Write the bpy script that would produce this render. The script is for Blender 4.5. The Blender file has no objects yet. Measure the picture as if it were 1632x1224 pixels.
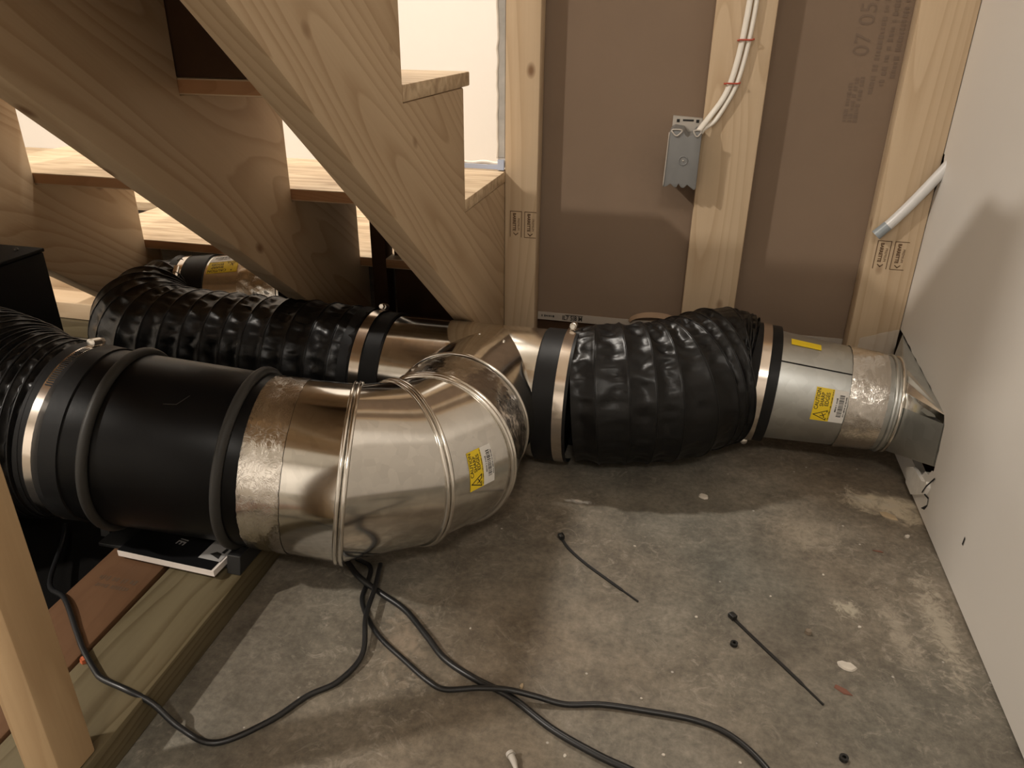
import bpy, bmesh, math, random
from mathutils import Vector, Matrix, noise
random.seed(7)
SC = bpy.context.scene
COL = SC.collection
V = Vector
PI = math.pi

# ------------------------------------------------------------------ camera
CAM_H = 0.65
AX = Matrix(((0.9726957, 0.1090908, -0.2048470),
             (0.2318676, -0.4186597, 0.8780441),
             (0.0100254, -0.9015671, -0.4325231)))      # columns: right, down, forward
cam_d = bpy.data.cameras.new('camera')
cam_d.sensor_width = 36.0
cam_d.lens = 1208.0 / 1632.0 * 36.0
cam_d.clip_start = 0.01
cam = bpy.data.objects.new('camera', cam_d)
COL.objects.link(cam)
rx, dn, fw = AX.col[0].copy(), AX.col[1].copy(), AX.col[2].copy()
cam.matrix_world = Matrix(((rx.x, -dn.x, -fw.x, 0), (rx.y, -dn.y, -fw.y, 0), (rx.z, -dn.z, -fw.z, CAM_H), (0, 0, 0, 1)))
SC.camera = cam

# ------------------------------------------------------------------ light and exposure
SC.view_settings.view_transform = 'Standard'
SC.view_settings.look = 'None'
SC.view_settings.gamma = 1.0
SC.view_settings.exposure = 0.72
SC.view_settings.use_curve_mapping = False
wd = bpy.data.worlds.new('world')
SC.world = wd
wd.use_nodes = True
wd.node_tree.nodes['Background'].inputs[0].default_value = (1.0, 0.86, 0.7, 1)
wd.node_tree.nodes['Background'].inputs[1].default_value = 0.02
WARM = (1.0, 0.925, 0.83)


def downlight(name, loc, power, size=0.14, color=WARM, spread=PI):
    d = bpy.data.lights.new(name, 'AREA')
    d.shape = 'DISK'
    d.size = size
    d.energy = power
    d.color = color
    d.spread = spread
    o = bpy.data.objects.new(name, d)
    o.location = loc
    COL.objects.link(o)
    return o


downlight('ceiling_downlight', (-2.4, -0.72, 2.37), 62)
downlight('ceiling_downlight', (-1.0, 1.72, 2.37), 24)
downlight('ceiling_downlight', (-0.5, -1.05, 2.37), 4)
downlight('ceiling_downlight', (0.22, -1.5, 2.37), 15, 0.35)
downlight('ceiling_downlight', (-2.3, 0.75, 2.37), 4)


# ------------------------------------------------------------------ materials
def new_mat(name):
    m = bpy.data.materials.new(name)
    m.use_nodes = True
    nt = m.node_tree
    b = nt.nodes['Principled BSDF']
    return m, nt, b


def nd(nt, kind, **kw):
    n = nt.nodes.new(kind)
    for k, v in kw.items():
        if k in n.inputs:
            n.inputs[k].default_value = v
        else:
            setattr(n, k, v)
    return n


def ramp(nt, stops):
    r = nt.nodes.new('ShaderNodeValToRGB')
    e = r.color_ramp.elements
    while len(e) < len(stops):
        e.new(0.5)
    for i, (p, c) in enumerate(stops):
        e[i].position = p
        e[i].color = (c[0], c[1], c[2], 1) if not isinstance(c, (int, float)) else (c, c, c, 1)
    return r


def math_n(nt, op, a=None, b=None, **kw):
    n = nt.nodes.new('ShaderNodeMath')
    n.operation = op
    for i, v in enumerate((a, b)):
        if v is None:
            continue
        if isinstance(v, (int, float)):
            n.inputs[i].default_value = v
        else:
            nt.links.new(v, n.inputs[i])
    return n


def mixrgb(nt, fac, a, b, mode='MIX'):
    n = nt.nodes.new('ShaderNodeMix')
    n.data_type = 'RGBA'
    n.blend_type = mode
    for idx, v in ((0, fac), (6, a), (7, b)):
        if isinstance(v, (int, float)):
            n.inputs[idx].default_value = v
        elif isinstance(v, tuple):
            n.inputs[idx].default_value = (v[0], v[1], v[2], 1)
        else:
            nt.links.new(v, n.inputs[idx])
    return n


def bump(nt, bsdf, height, strength=0.3, dist=0.002):
    n = nt.nodes.new('ShaderNodeBump')
    n.inputs['Strength'].default_value = strength
    n.inputs['Distance'].default_value = dist
    nt.links.new(height, n.inputs['Height'])
    nt.links.new(n.outputs[0], bsdf.inputs['Normal'])
    return n


def obj_coords(nt, scale=(1, 1, 1), rnd=True):
    tc = nt.nodes.new('ShaderNodeTexCoord')
    src = tc.outputs['Object']
    if rnd:
        oi = nt.nodes.new('ShaderNodeObjectInfo')
        m = nt.nodes.new('ShaderNodeVectorMath')
        m.operation = 'SCALE'
        m.inputs[0].default_value = (7.3, 0.9, 0.7)
        nt.links.new(oi.outputs['Random'], m.inputs['Scale'])
        a = nt.nodes.new('ShaderNodeVectorMath')
        a.operation = 'ADD'
        nt.links.new(src, a.inputs[0])
        nt.links.new(m.outputs[0], a.inputs[1])
        src = a.outputs[0]
    mp = nt.nodes.new('ShaderNodeMapping')
    mp.inputs['Scale'].default_value = scale
    nt.links.new(src, mp.inputs['Vector'])
    return mp.outputs[0], src


def wood_mat(name, light, dark, knot=(0.16, 0.075, 0.03), contrast=0.75, ring=34, knots=True, rough=0.62, wob=0.05, cs=(0.75, 6.5, 6.5)):
    """softwood: grain runs along the object's own X axis"""
    m, nt, b = new_mat(name)
    L = nt.links
    v, src = obj_coords(nt, (1, 1, 1))
    n1 = nd(nt, 'ShaderNodeTexNoise', Scale=1.0, Detail=3.0)
    mp1 = nt.nodes.new('ShaderNodeMapping')
    mp1.inputs['Scale'].default_value = (1.5, 6, 6)
    L.new(src, mp1.inputs[0])
    L.new(mp1.outputs[0], n1.inputs['Vector'])
    sub = nt.nodes.new('ShaderNodeVectorMath')
    sub.operation = 'SUBTRACT'
    L.new(n1.outputs['Color'], sub.inputs[0])
    sub.inputs[1].default_value = (0.5, 0.5, 0.5)
    sc = nt.nodes.new('ShaderNodeVectorMath')
    sc.operation = 'SCALE'
    sc.inputs['Scale'].default_value = wob * 2
    L.new(sub.outputs[0], sc.inputs[0])
    ad = nt.nodes.new('ShaderNodeVectorMath')
    ad.operation = 'ADD'
    L.new(src, ad.inputs[0])
    L.new(sc.outputs[0], ad.inputs[1])
    cn = nd(nt, 'ShaderNodeTexNoise', Scale=1.0, Detail=1.2, Roughness=0.35)
    mpc = nt.nodes.new('ShaderNodeMapping')
    mpc.inputs['Scale'].default_value = cs
    L.new(ad.outputs[0], mpc.inputs[0])
    L.new(mpc.outputs[0], cn.inputs['Vector'])
    ph = math_n(nt, 'MULTIPLY', cn.outputs['Fac'], float(ring))
    fr_ = math_n(nt, 'FRACT', ph.outputs[0])
    rw = ramp(nt, [(0.0, 0.0), (0.5, 0.12), (0.86, 0.8), (0.93, 0.9), (1.0, 0.0)])
    L.new(fr_.outputs[0], rw.inputs[0])
    # fine streaks along the grain
    mp2 = nt.nodes.new('ShaderNodeMapping')
    mp2.inputs['Scale'].default_value = (4, 260, 260)
    L.new(src, mp2.inputs[0])
    n2 = nd(nt, 'ShaderNodeTexNoise', Scale=1.0, Detail=2.0)
    L.new(mp2.outputs[0], n2.inputs['Vector'])
    # broad tone
    mp3 = nt.nodes.new('ShaderNodeMapping')
    mp3.inputs['Scale'].default_value = (1.6, 14, 14)
    L.new(src, mp3.inputs[0])
    n3 = nd(nt, 'ShaderNodeTexNoise', Scale=1.0, Detail=3.0)
    L.new(mp3.outputs[0], n3.inputs['Vector'])
    t = math_n(nt, 'MULTIPLY', rw.outputs[0], contrast)
    t2 = math_n(nt, 'MULTIPLY', n2.outputs['Fac'], 0.28)
    t3 = math_n(nt, 'ADD', t.outputs[0], t2.outputs[0])
    t4 = math_n(nt, 'SUBTRACT', n3.outputs['Fac'], 0.45)
    t5 = math_n(nt, 'MULTIPLY', t4.outputs[0], 0.9)
    t6 = math_n(nt, 'ADD', t3.outputs[0], t5.outputs[0])
    cr = ramp(nt, [(0.05, light), (0.95, dark)])
    L.new(t6.outputs[0], cr.inputs[0])
    col = cr.outputs[0]
    if knots:
        mp4 = nt.nodes.new('ShaderNodeMapping')
        mp4.inputs['Scale'].default_value = (7.5, 12, 12)
        L.new(src, mp4.inputs[0])
        vo = nd(nt, 'ShaderNodeTexVoronoi', Scale=1.0, Randomness=1.0)
        L.new(mp4.outputs[0], vo.inputs['Vector'])
        kr = ramp(nt, [(0.03, 0.85), (0.05, 0.7), (0.11, 0.0)])
        L.new(vo.outputs['Distance'], kr.inputs[0])
        mx = mixrgb(nt, kr.outputs[0], col, knot)
        col = mx.outputs[2]
    L.new(col, b.inputs['Base Color'])
    b.inputs['Roughness'].default_value = rough
    b.inputs['Specular IOR Level'].default_value = 0.3
    bump(nt, b, n2.outputs['Fac'], 0.15, 0.001)
    return m


def flat_mat(name, color, rough=0.6, metal=0.0, var=0.0, scale=30, bmp=0.0, bscale=200, spec=0.5, stretch=(1, 1, 1)):
    m, nt, b = new_mat(name)
    b.inputs['Base Color'].default_value = (*color, 1)
    b.inputs['Roughness'].default_value = rough
    b.inputs['Metallic'].default_value = metal
    b.inputs['Specular IOR Level'].default_value = spec
    v, src = obj_coords(nt, stretch, rnd=False)
    if var:
        n = nd(nt, 'ShaderNodeTexNoise', Scale=float(scale), Detail=4.0)
        nt.links.new(v, n.inputs['Vector'])
        r = ramp(nt, [(0.25, tuple(c * (1 - var) for c in color)), (0.75, tuple(min(1, c * (1 + var)) for c in color))])
        nt.links.new(n.outputs['Fac'], r.inputs[0])
        nt.links.new(r.outputs[0], b.inputs['Base Color'])
    if bmp:
        n = nd(nt, 'ShaderNodeTexNoise', Scale=float(bscale), Detail=3.0)
        nt.links.new(v, n.inputs['Vector'])
        bump(nt, b, n.outputs['Fac'], bmp, 0.002)
    return m


def galv_mat(name, color=(0.72, 0.70, 0.66), r0=0.08, r1=0.19, spangle=90):
    m, nt, b = new_mat(name)
    v, src = obj_coords(nt, (1, 1, 1), rnd=False)
    vo = nd(nt, 'ShaderNodeTexVoronoi', Scale=float(spangle))
    nt.links.new(v, vo.inputs['Vector'])
    no = nd(nt, 'ShaderNodeTexNoise', Scale=7.0, Detail=4.0)
    nt.links.new(v, no.inputs['Vector'])
    sep = nt.nodes.new('ShaderNodeSeparateColor')
    nt.links.new(vo.outputs['Color'], sep.inputs[0])
    cr = ramp(nt, [(0.0, tuple(c * 0.93 for c in color)), (1.0, tuple(c * 1.05 for c in color))])
    nt.links.new(sep.outputs[0], cr.inputs[0])
    nt.links.new(cr.outputs[0], b.inputs['Base Color'])
    b.inputs['Metallic'].default_value = 1.0
    rr = nt.nodes.new('ShaderNodeMapRange')
    rr.inputs['To Min'].default_value = r0
    rr.inputs['To Max'].default_value = r1
    nt.links.new(no.outputs['Fac'], rr.inputs['Value'])
    nt.links.new(rr.outputs[0], b.inputs['Roughness'])
    n2 = nd(nt, 'ShaderNodeTexNoise', Scale=16.0, Detail=2.0)
    nt.links.new(v, n2.inputs['Vector'])
    bump(nt, b, n2.outputs['Fac'], 0.06, 0.004)
    return m


def foil_mat(name):
    m, nt, b = new_mat(name)
    b.inputs['Base Color'].default_value = (0.74, 0.71, 0.67, 1)
    b.inputs['Metallic'].default_value = 1.0
    b.inputs['Roughness'].default_value = 0.16
    v, src = obj_coords(nt, (1, 1, 1), rnd=False)
    n = nd(nt, 'ShaderNodeTexNoise', Scale=60.0, Detail=3.0, Distortion=1.5)
    nt.links.new(v, n.inputs['Vector'])
    vo = nd(nt, 'ShaderNodeTexVoronoi', Scale=70.0, feature='DISTANCE_TO_EDGE')
    nt.links.new(n.outputs['Color'], vo.inputs['Vector'])
    vo.inputs['Scale'].default_value = 6.0
    r = ramp(nt, [(0.0, 1.0), (0.06, 0.0)])
    nt.links.new(vo.outputs['Distance'], r.inputs[0])
    a = math_n(nt, 'MULTIPLY', r.outputs[0], 0.25)
    s = math_n(nt, 'ADD', a.outputs[0], n.outputs['Fac'])
    bump(nt, b, s.outputs[0], 0.22, 0.002)
    return m


def flex_mat(name):
    m, nt, b = new_mat(name)
    b.inputs['Base Color'].default_value = (0.0055, 0.0054, 0.0055, 1)
    b.inputs['Specular IOR Level'].default_value = 0.32
    v, src = obj_coords(nt, (1, 1, 1), rnd=False)
    n = nd(nt, 'ShaderNodeTexNoise', Scale=55.0, Detail=4.0, Distortion=0.8)
    nt.links.new(v, n.inputs['Vector'])
    n2 = nd(nt, 'ShaderNodeTexNoise', Scale=9.0, Detail=3.0)
    nt.links.new(v, n2.inputs['Vector'])
    rr = nt.nodes.new('ShaderNodeMapRange')
    rr.inputs['To Min'].default_value = 0.27
    rr.inputs['To Max'].default_value = 0.45
    nt.links.new(n2.outputs['Fac'], rr.inputs['Value'])
    nt.links.new(rr.outputs[0], b.inputs['Roughness'])
    bump(nt, b, n.outputs['Fac'], 0.2, 0.003)
    return m


def concrete_mat():
    m, nt, b = new_mat('concrete')
    L = nt.links
    v, src = obj_coords(nt, (1, 1, 1), rnd=False)
    big = nd(nt, 'ShaderNodeTexNoise', Scale=2.6, Detail=6.0, Roughness=0.6)
    L.new(v, big.inputs['Vector'])
    cr = ramp(nt, [(0.32, (0.110, 0.095, 0.077)), (0.5, (0.158, 0.141, 0.116)), (0.72, (0.208, 0.190, 0.162))])
    L.new(big.outputs['Fac'], cr.inputs[0])
    med = nd(nt, 'ShaderNodeTexNoise', Scale=19.0, Detail=8.0, Roughness=0.68)
    L.new(v, med.inputs['Vector'])
    mr = ramp(nt, [(0.3, (0.66, 0.66, 0.66)), (0.7, (1.32, 1.32, 1.32))])
    L.new(med.outputs['Fac'], mr.inputs[0])
    c1 = mixrgb(nt, 1.0, cr.outputs[0], mr.outputs[0], 'MULTIPLY')
    fine = nd(nt, 'ShaderNodeTexNoise', Scale=120.0, Detail=6.0, Roughness=0.7)
    L.new(v, fine.inputs['Vector'])
    fr = ramp(nt, [(0.3, (0.72, 0.72, 0.72)), (0.7, (1.28, 1.28, 1.28))])
    L.new(fine.outputs['Fac'], fr.inputs[0])
    c1 = mixrgb(nt, 1.0, c1.outputs[2], fr.outputs[0], 'MULTIPLY')
    tone = nd(nt, 'ShaderNodeTexNoise', Scale=1.7, Detail=3.0)
    L.new(v, tone.inputs['Vector'])
    tr = ramp(nt, [(0.35, (1.12, 0.98, 0.84)), (0.65, (0.93, 1.0, 1.02))])
    L.new(tone.outputs['Fac'], tr.inputs[0])
    c1 = mixrgb(nt, 1.0, c1.outputs[2], tr.outputs[0], 'MULTIPLY')
    # pale scuffs and dust, wispy
    di = nd(nt, 'ShaderNodeTexNoise', Scale=34.0, Detail=9.0, Roughness=0.75, Distortion=2.2)
    L.new(v, di.inputs['Vector'])
    pa = nd(nt, 'ShaderNodeTexNoise', Scale=4.4, Detail=3.0)
    L.new(v, pa.inputs['Vector'])
    d1 = ramp(nt, [(0.53, 0.0), (0.70, 1.0)])
    L.new(di.outputs['Fac'], d1.inputs[0])
    d2 = ramp(nt, [(0.38, 0.0), (0.62, 1.0)])
    L.new(pa.outputs['Fac'], d2.inputs[0])
    dm = math_n(nt, 'MULTIPLY', d1.outputs[0], d2.outputs[0])
    dmm = math_n(nt, 'MULTIPLY', dm.outputs[0], 0.85)
    c2 = mixrgb(nt, dmm.outputs[0], c1.outputs[2], (0.36, 0.32, 0.26))
    last = c2.outputs[2]

    def patch(last, cx, cy, rx_, ry_, rot, col, lo, hi, amt, nscale=30.0):
        mp = nt.nodes.new('ShaderNodeMapping')
        mp.vector_type = 'TEXTURE'
        mp.inputs['Location'].default_value = (cx, cy, 0)
        mp.inputs['Rotation'].default_value = (0, 0, rot)
        mp.inputs['Scale'].default_value = (rx_, ry_, 1)
        L.new(src, mp.inputs[0])
        ln = nt.nodes.new('ShaderNodeVectorMath')
        ln.operation = 'LENGTH'
        L.new(mp.outputs[0], ln.inputs[0])
        inv = math_n(nt, 'SUBTRACT', 1.0, ln.outputs['Value'])
        inv.use_clamp = True
        nz = nd(nt, 'ShaderNodeTexNoise', Scale=nscale, Detail=8.0, Roughness=0.7, Distortion=1.0)
        L.new(v, nz.inputs['Vector'])
        s = math_n(nt, 'MULTIPLY', inv.outputs[0], 0.42)
        a = math_n(nt, 'ADD', s.outputs[0], nz.outputs['Fac'])
        r = ramp(nt, [(lo, 0.0), (hi, 1.0)])
        L.new(a.outputs[0], r.inputs[0])
        g = math_n(nt, 'GREATER_THAN', inv.outputs[0], 0.0)
        f = math_n(nt, 'MULTIPLY', r.outputs[0], amt)
        f2 = math_n(nt, 'MULTIPLY', f.outputs[0], g.outputs[0])
        return mixrgb(nt, f2.outputs[0], last, col).outputs[2]
    # plaster dust swept along the foot of the wall
    last = patch(last, 0.335, 1.05, 0.085, 0.045, -0.35, (0.55, 0.47, 0.35), 0.56, 0.80, 0.9)
    last = patch(last, 0.30, 1.06, 0.12, 0.02, -0.25, (0.42, 0.40, 0.36), 0.7, 1.0, 0.4, 22.0)
    last = patch(last, 0.345, 0.80, 0.035, 0.20, 0.0, (0.42, 0.37, 0.29), 0.68, 0.86, 0.6, 75.0)
    last = patch(last, 0.295, 0.78, 0.035, 0.16, 0.1, (0.38, 0.33, 0.26), 0.70, 0.90, 0.55, 75.0)
    last = patch(last, 0.21, 0.95, 0.10, 0.10, 0.6, (0.34, 0.29, 0.22), 0.68, 0.92, 0.5, 60.0)
    last = patch(last, -0.27, 0.62, 0.05, 0.12, 0.3, (0.33, 0.26, 0.19), 0.68, 0.92, 0.5, 60.0)
    last = patch(last, -0.115, 0.948, 0.026, 0.006, 0.0, (0.55, 0.53, 0.5), 0.5, 0.7, 0.8, 50.0)
    last = patch(last, 0.24, 0.80, 0.03, 0.03, 0.0, (0.4, 0.36, 0.28), 0.66, 0.84, 0.8, 90.0)
    # tiny white specks
    vo = nd(nt, 'ShaderNodeTexVoronoi', Scale=24.0, Randomness=1.0)
    L.new(v, vo.inputs['Vector'])
    vr = ramp(nt, [(0.03, 1.0), (0.045, 0.0)])
    L.new(vo.outputs['Distance'], vr.inputs[0])
    vm = math_n(nt, 'MULTIPLY', vr.outputs[0], 0.7)
    c9 = mixrgb(nt, vm.outputs[0], last, (0.5, 0.47, 0.42))
    L.new(c9.outputs[2], b.inputs['Base Color'])
    rr = nt.nodes.new('ShaderNodeMapRange')
    rr.inputs['To Min'].default_value = 0.45
    rr.inputs['To Max'].default_value = 0.75
    L.new(med.outputs['Fac'], rr.inputs['Value'])
    L.new(rr.outputs[0], b.inputs['Roughness'])
    b.inputs['Specular IOR Level'].default_value = 0.35
    bump(nt, b, med.outputs['Fac'], 0.18, 0.003)
    return m


def osb_mat():
    m, nt, b = new_mat('tread_board')
    L = nt.links
    v, src = obj_coords(nt, (1, 1, 1))
    mp = nt.nodes.new('ShaderNodeMapping')
    mp.inputs['Scale'].default_value = (9, 60, 60)
    L.new(src, mp.inputs[0])
    n = nd(nt, 'ShaderNodeTexNoise', Scale=1.0, Detail=5.0, Distortion=0.6)
    L.new(mp.outputs[0], n.inputs['Vector'])
    cr = ramp(nt, [(0.3, (0.36, 0.25, 0.15)), (0.55, (0.56, 0.42, 0.27)), (0.75, (0.66, 0.53, 0.36))])
    L.new(n.outputs['Fac'], cr.inputs[0])
    L.new(cr.outputs[0], b.inputs['Base Color'])
    b.inputs['Roughness'].default_value = 0.7
    bump(nt, b, n.outputs['Fac'], 0.3, 0.002)
    return m


M = {}
M['spruce'] = wood_mat('spruce_lumber', (0.55, 0.42, 0.28), (0.39, 0.27, 0.16), ring=26, contrast=0.62, wob=0.012)
M['stud'] = wood_mat('stud_lumber', (0.58, 0.445, 0.30), (0.44, 0.315, 0.195), ring=22, contrast=0.5, wob=0.01)
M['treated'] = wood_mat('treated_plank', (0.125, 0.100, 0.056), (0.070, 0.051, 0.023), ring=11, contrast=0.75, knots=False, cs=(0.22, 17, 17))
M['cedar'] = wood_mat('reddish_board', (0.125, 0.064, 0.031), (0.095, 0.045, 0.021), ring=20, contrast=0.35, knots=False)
M['post'] = wood_mat('post_lumber', (0.46, 0.32, 0.18), (0.34, 0.22, 0.115), ring=18, contrast=0.45, wob=0.01)
M['tread'] = osb_mat()
M['tread_edge'] = wood_mat('tread_edge_wood', (0.40, 0.21, 0.10), (0.29, 0.14, 0.06), ring=60, knots=False, contrast=0.4)
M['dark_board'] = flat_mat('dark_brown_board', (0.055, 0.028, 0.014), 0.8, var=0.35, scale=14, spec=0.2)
M['brownboard'] = flat_mat('drywall_brown_paper', (0.200, 0.141, 0.098), 0.7, var=0.07, scale=5, bmp=0.05, bscale=120, spec=0.25)
M['white_wall'] = flat_mat('white_wall_paint', (0.72, 0.69, 0.65), 0.42, var=0.03, scale=2.5, bmp=0.03, bscale=60, spec=0.35)
M['ceiling'] = flat_mat('ceiling_paint', (0.74, 0.72, 0.68), 0.8)
M['gypsum'] = flat_mat('gypsum_core', (0.74, 0.71, 0.66), 0.85, var=0.1, scale=60, bmp=0.4, bscale=150)
M['greycore'] = flat_mat('raw_drywall_edge', (0.42, 0.40, 0.37), 0.85, var=0.15, scale=50)
M['mud'] = flat_mat('joint_compound', (0.72, 0.66, 0.58), 0.8, bmp=0.4, bscale=140)
M['bluetape'] = flat_mat('pale_blue_tape', (0.42, 0.48, 0.62), 0.6)
M['edgepaper'] = flat_mat('drywall_edge_tape', (0.36, 0.31, 0.26), 0.7, var=0.08, scale=20)
M['galv'] = galv_mat('galvanized_steel')
M['galv_dull'] = galv_mat('galvanized_steel_dull', (0.56, 0.58, 0.57), 0.34, 0.46, 60)
M['galv_bright'] = galv_mat('galvanized_bead', (0.78, 0.75, 0.70), 0.14, 0.2)
M['foil'] = foil_mat('foil_tape')
M['clampsteel'] = flat_mat('stainless_band', (0.80, 0.72, 0.64), 0.16, 1.0)
M['screwsteel'] = flat_mat('zinc_screw', (0.7, 0.66, 0.6), 0.28, 1.0)
M['flex'] = flex_mat('black_flex_fabric')
M['cuff'] = flat_mat('black_cuff', (0.010, 0.010, 0.0102), 0.46, bmp=0.12, bscale=70, spec=0.2)
M['rubber'] = flat_mat('grey_rubber_ring', (0.030, 0.0285, 0.026), 0.5, spec=0.25)
M['blackmetal'] = flat_mat('satin_black_metal', (0.0036, 0.0035, 0.0036), 0.36, bmp=0.02, bscale=300, spec=0.16)
M['blackbox'] = flat_mat('black_powder_coat', (0.004, 0.0037, 0.0034), 0.6, spec=0.08, bmp=0.1, bscale=500)
M['blackplastic'] = flat_mat('black_plastic', (0.012, 0.012, 0.012), 0.4)
M['cord'] = flat_mat('black_cord_jacket', (0.010, 0.010, 0.0105), 0.38)
M['paper'] = flat_mat('white_paper_pages', (0.66, 0.60, 0.55), 0.7, var=0.06, scale=5, stretch=(1, 1, 120))
M['bookcover'] = flat_mat('black_book_cover', (0.004, 0.004, 0.0045), 0.5, spec=0.25)
M['bookprint'] = flat_mat('grey_cover_print', (0.30, 0.29, 0.28), 0.6)
M['yellow'] = flat_mat('yellow_sticker', (0.80, 0.58, 0.02), 0.45)
M['whitestick'] = flat_mat('white_sticker', (0.72, 0.70, 0.66), 0.5)
M['ink'] = flat_mat('black_ink', (0.012, 0.011, 0.010), 0.6)
M['woodink'] = flat_mat('brown_stamp_ink', (0.11, 0.06, 0.028), 0.8)
M['boardink'] = flat_mat('faint_board_ink', (0.155, 0.108, 0.076), 0.8)
M['plateink'] = flat_mat('dark_stamp_ink', (0.08, 0.045, 0.022), 0.8)
M['greyplastic'] = flat_mat('grey_box_plastic', (0.175, 0.175, 0.172), 0.45, var=0.04, scale=30)
M['greyplastic_light'] = flat_mat('pale_grey_plastic', (0.42, 0.385, 0.34), 0.5)
M['cable_white'] = flat_mat('white_cable_jacket', (0.74, 0.70, 0.63), 0.45)
M['staple'] = flat_mat('red_insulated_staple', (0.42, 0.06, 0.03), 0.5)
M['pexwhite'] = flat_mat('milky_tube', (0.62, 0.61, 0.60), 0.3)
M['pexgrey'] = flat_mat('grey_tube_end', (0.27, 0.30, 0.32), 0.3)
M['darkhole'] = flat_mat('dark_bore', (0.01, 0.01, 0.01), 0.8)
M['stone'] = flat_mat('pale_chip', (0.55, 0.50, 0.43), 0.8, var=0.15, scale=80)
M['pebble'] = flat_mat('brown_pebble', (0.19, 0.15, 0.11), 0.8, var=0.2, scale=90)
M['redscrap'] = flat_mat('reddish_scrap', (0.17, 0.07, 0.045), 0.7)
M['tanpaper'] = flat_mat('tan_torn_paper', (0.42, 0.32, 0.2), 0.75)
M['tornbrown'] = flat_mat('brown_torn_paper', (0.30, 0.20, 0.125), 0.75)
M['orange'] = flat_mat('orange_crumb', (0.42, 0.10, 0.035), 0.7)
mfilm, nt_, b_ = new_mat('clear_plastic_film')
b_.inputs['Base Color'].default_value = (0.9, 0.88, 0.84, 1)
b_.inputs['Roughness'].default_value = 0.12
b_.inputs['Alpha'].default_value = 0.22
M['film'] = mfilm
M['concrete'] = concrete_mat()


# ------------------------------------------------------------------ mesh helpers
def link(o, parent=None):
    COL.objects.link(o)
    if parent is not None:
        o.parent = parent
        pm = Matrix.Identity(4)
        p = parent
        pm = WORLD.get(p.as_pointer(), Matrix.Identity(4))
        o.matrix_parent_inverse = pm.inverted()
    WORLD[o.as_pointer()] = o.matrix_basis.copy()
    return o


WORLD = {}


def mesh(name, verts, faces, m, parent=None, smooth=False, loc=None, rot=None, sharp=None):
    me = bpy.data.meshes.new(name)
    me.from_pydata([tuple(v) for v in verts], [], faces)
    me.validate()
    me.materials.append(M[m] if isinstance(m, str) else m)
    if smooth:
        me.polygons.foreach_set('use_smooth', [True] * len(me.polygons))
        if sharp is not None:
            me.set_sharp_from_angle(angle=sharp)
    o = bpy.data.objects.new(name, me)
    mw = Matrix.Identity(4)
    if rot is not None:
        mw = rot.to_4x4()
    if loc is not None:
        mw = Matrix.Translation(V(loc)) @ mw
    o.matrix_basis = mw
    return link(o, parent)


def from_bm(name, bm, m, parent=None, smooth=False, sharp=None, loc=None, rot=None):
    bmesh.ops.recalc_face_normals(bm, faces=bm.faces[:])
    me = bpy.data.meshes.new(name)
    bm.to_mesh(me)
    bm.free()
    me.materials.append(M[m] if isinstance(m, str) else m)
    if smooth:
        me.polygons.foreach_set('use_smooth', [True] * len(me.polygons))
        if sharp is not None:
            me.set_sharp_from_angle(angle=sharp)
    o = bpy.data.objects.new(name, me)
    mw = Matrix.Identity(4)
    if rot is not None:
        mw = rot.to_4x4()
    if loc is not None:
        mw = Matrix.Translation(V(loc)) @ mw
    o.matrix_basis = mw
    return link(o, parent)


def thing(name, label, cat, loc=(0, 0, 0), group=None):
    o = bpy.data.objects.new(name, None)
    o.empty_display_size = 0.02
    o.location = loc
    o.matrix_basis = Matrix.Translation(V(loc))
    link(o)
    return tag(o, label, cat, group)


def tag(o, label, cat, group=None):
    o['label'] = label
    o['category'] = cat
    if group:
        o['group'] = group
    return o


def struct(o):
    o['kind'] = 'structure'
    return o


def box_bm(x0, x1, y0, y1, z0, z1, bev=0.0, seg=2):
    bm = bmesh.new()
    vs = [bm.verts.new(p) for p in ((x0, y0, z0), (x1, y0, z0), (x1, y1, z0), (x0, y1, z0), (x0, y0, z1), (x1, y0, z1), (x1, y1, z1), (x0, y1, z1))]
    for f in ((3, 2, 1, 0), (4, 5, 6, 7), (0, 1, 5, 4), (1, 2, 6, 5), (2, 3, 7, 6), (3, 0, 4, 7)):
        bm.faces.new([vs[i] for i in f])
    if bev:
        bmesh.ops.bevel(bm, geom=bm.edges[:], offset=bev, segments=seg, affect='EDGES', profile=0.5)
    return bm


def box(name, x0, x1, y0, y1, z0, z1, m, parent=None, bev=0.0):
    return from_bm(name, box_bm(x0, x1, y0, y1, z0, z1, bev), m, parent, smooth=bev > 0, sharp=0.6)


def lumber(name, p0, p1, wide, thick, up, m, parent=None, bev=0.003):
    """a stick from p0 to p1 (centre line); 'wide' is measured along up, local X is the grain"""
    p0, p1, up = V(p0), V(p1), V(up)
    d = (p1 - p0)
    L = d.length
    x = d.normalized()
    z = (up - x * up.dot(x)).normalized()
    y = z.cross(x)
    rot = Matrix((x, y, z)).transposed()
    bm = box_bm(-L / 2, L / 2, -thick / 2, thick / 2, -wide / 2, wide / 2, bev)
    return from_bm(name, bm, m, parent, smooth=True, sharp=0.5, loc=(p0 + p1) / 2, rot=rot)


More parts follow.
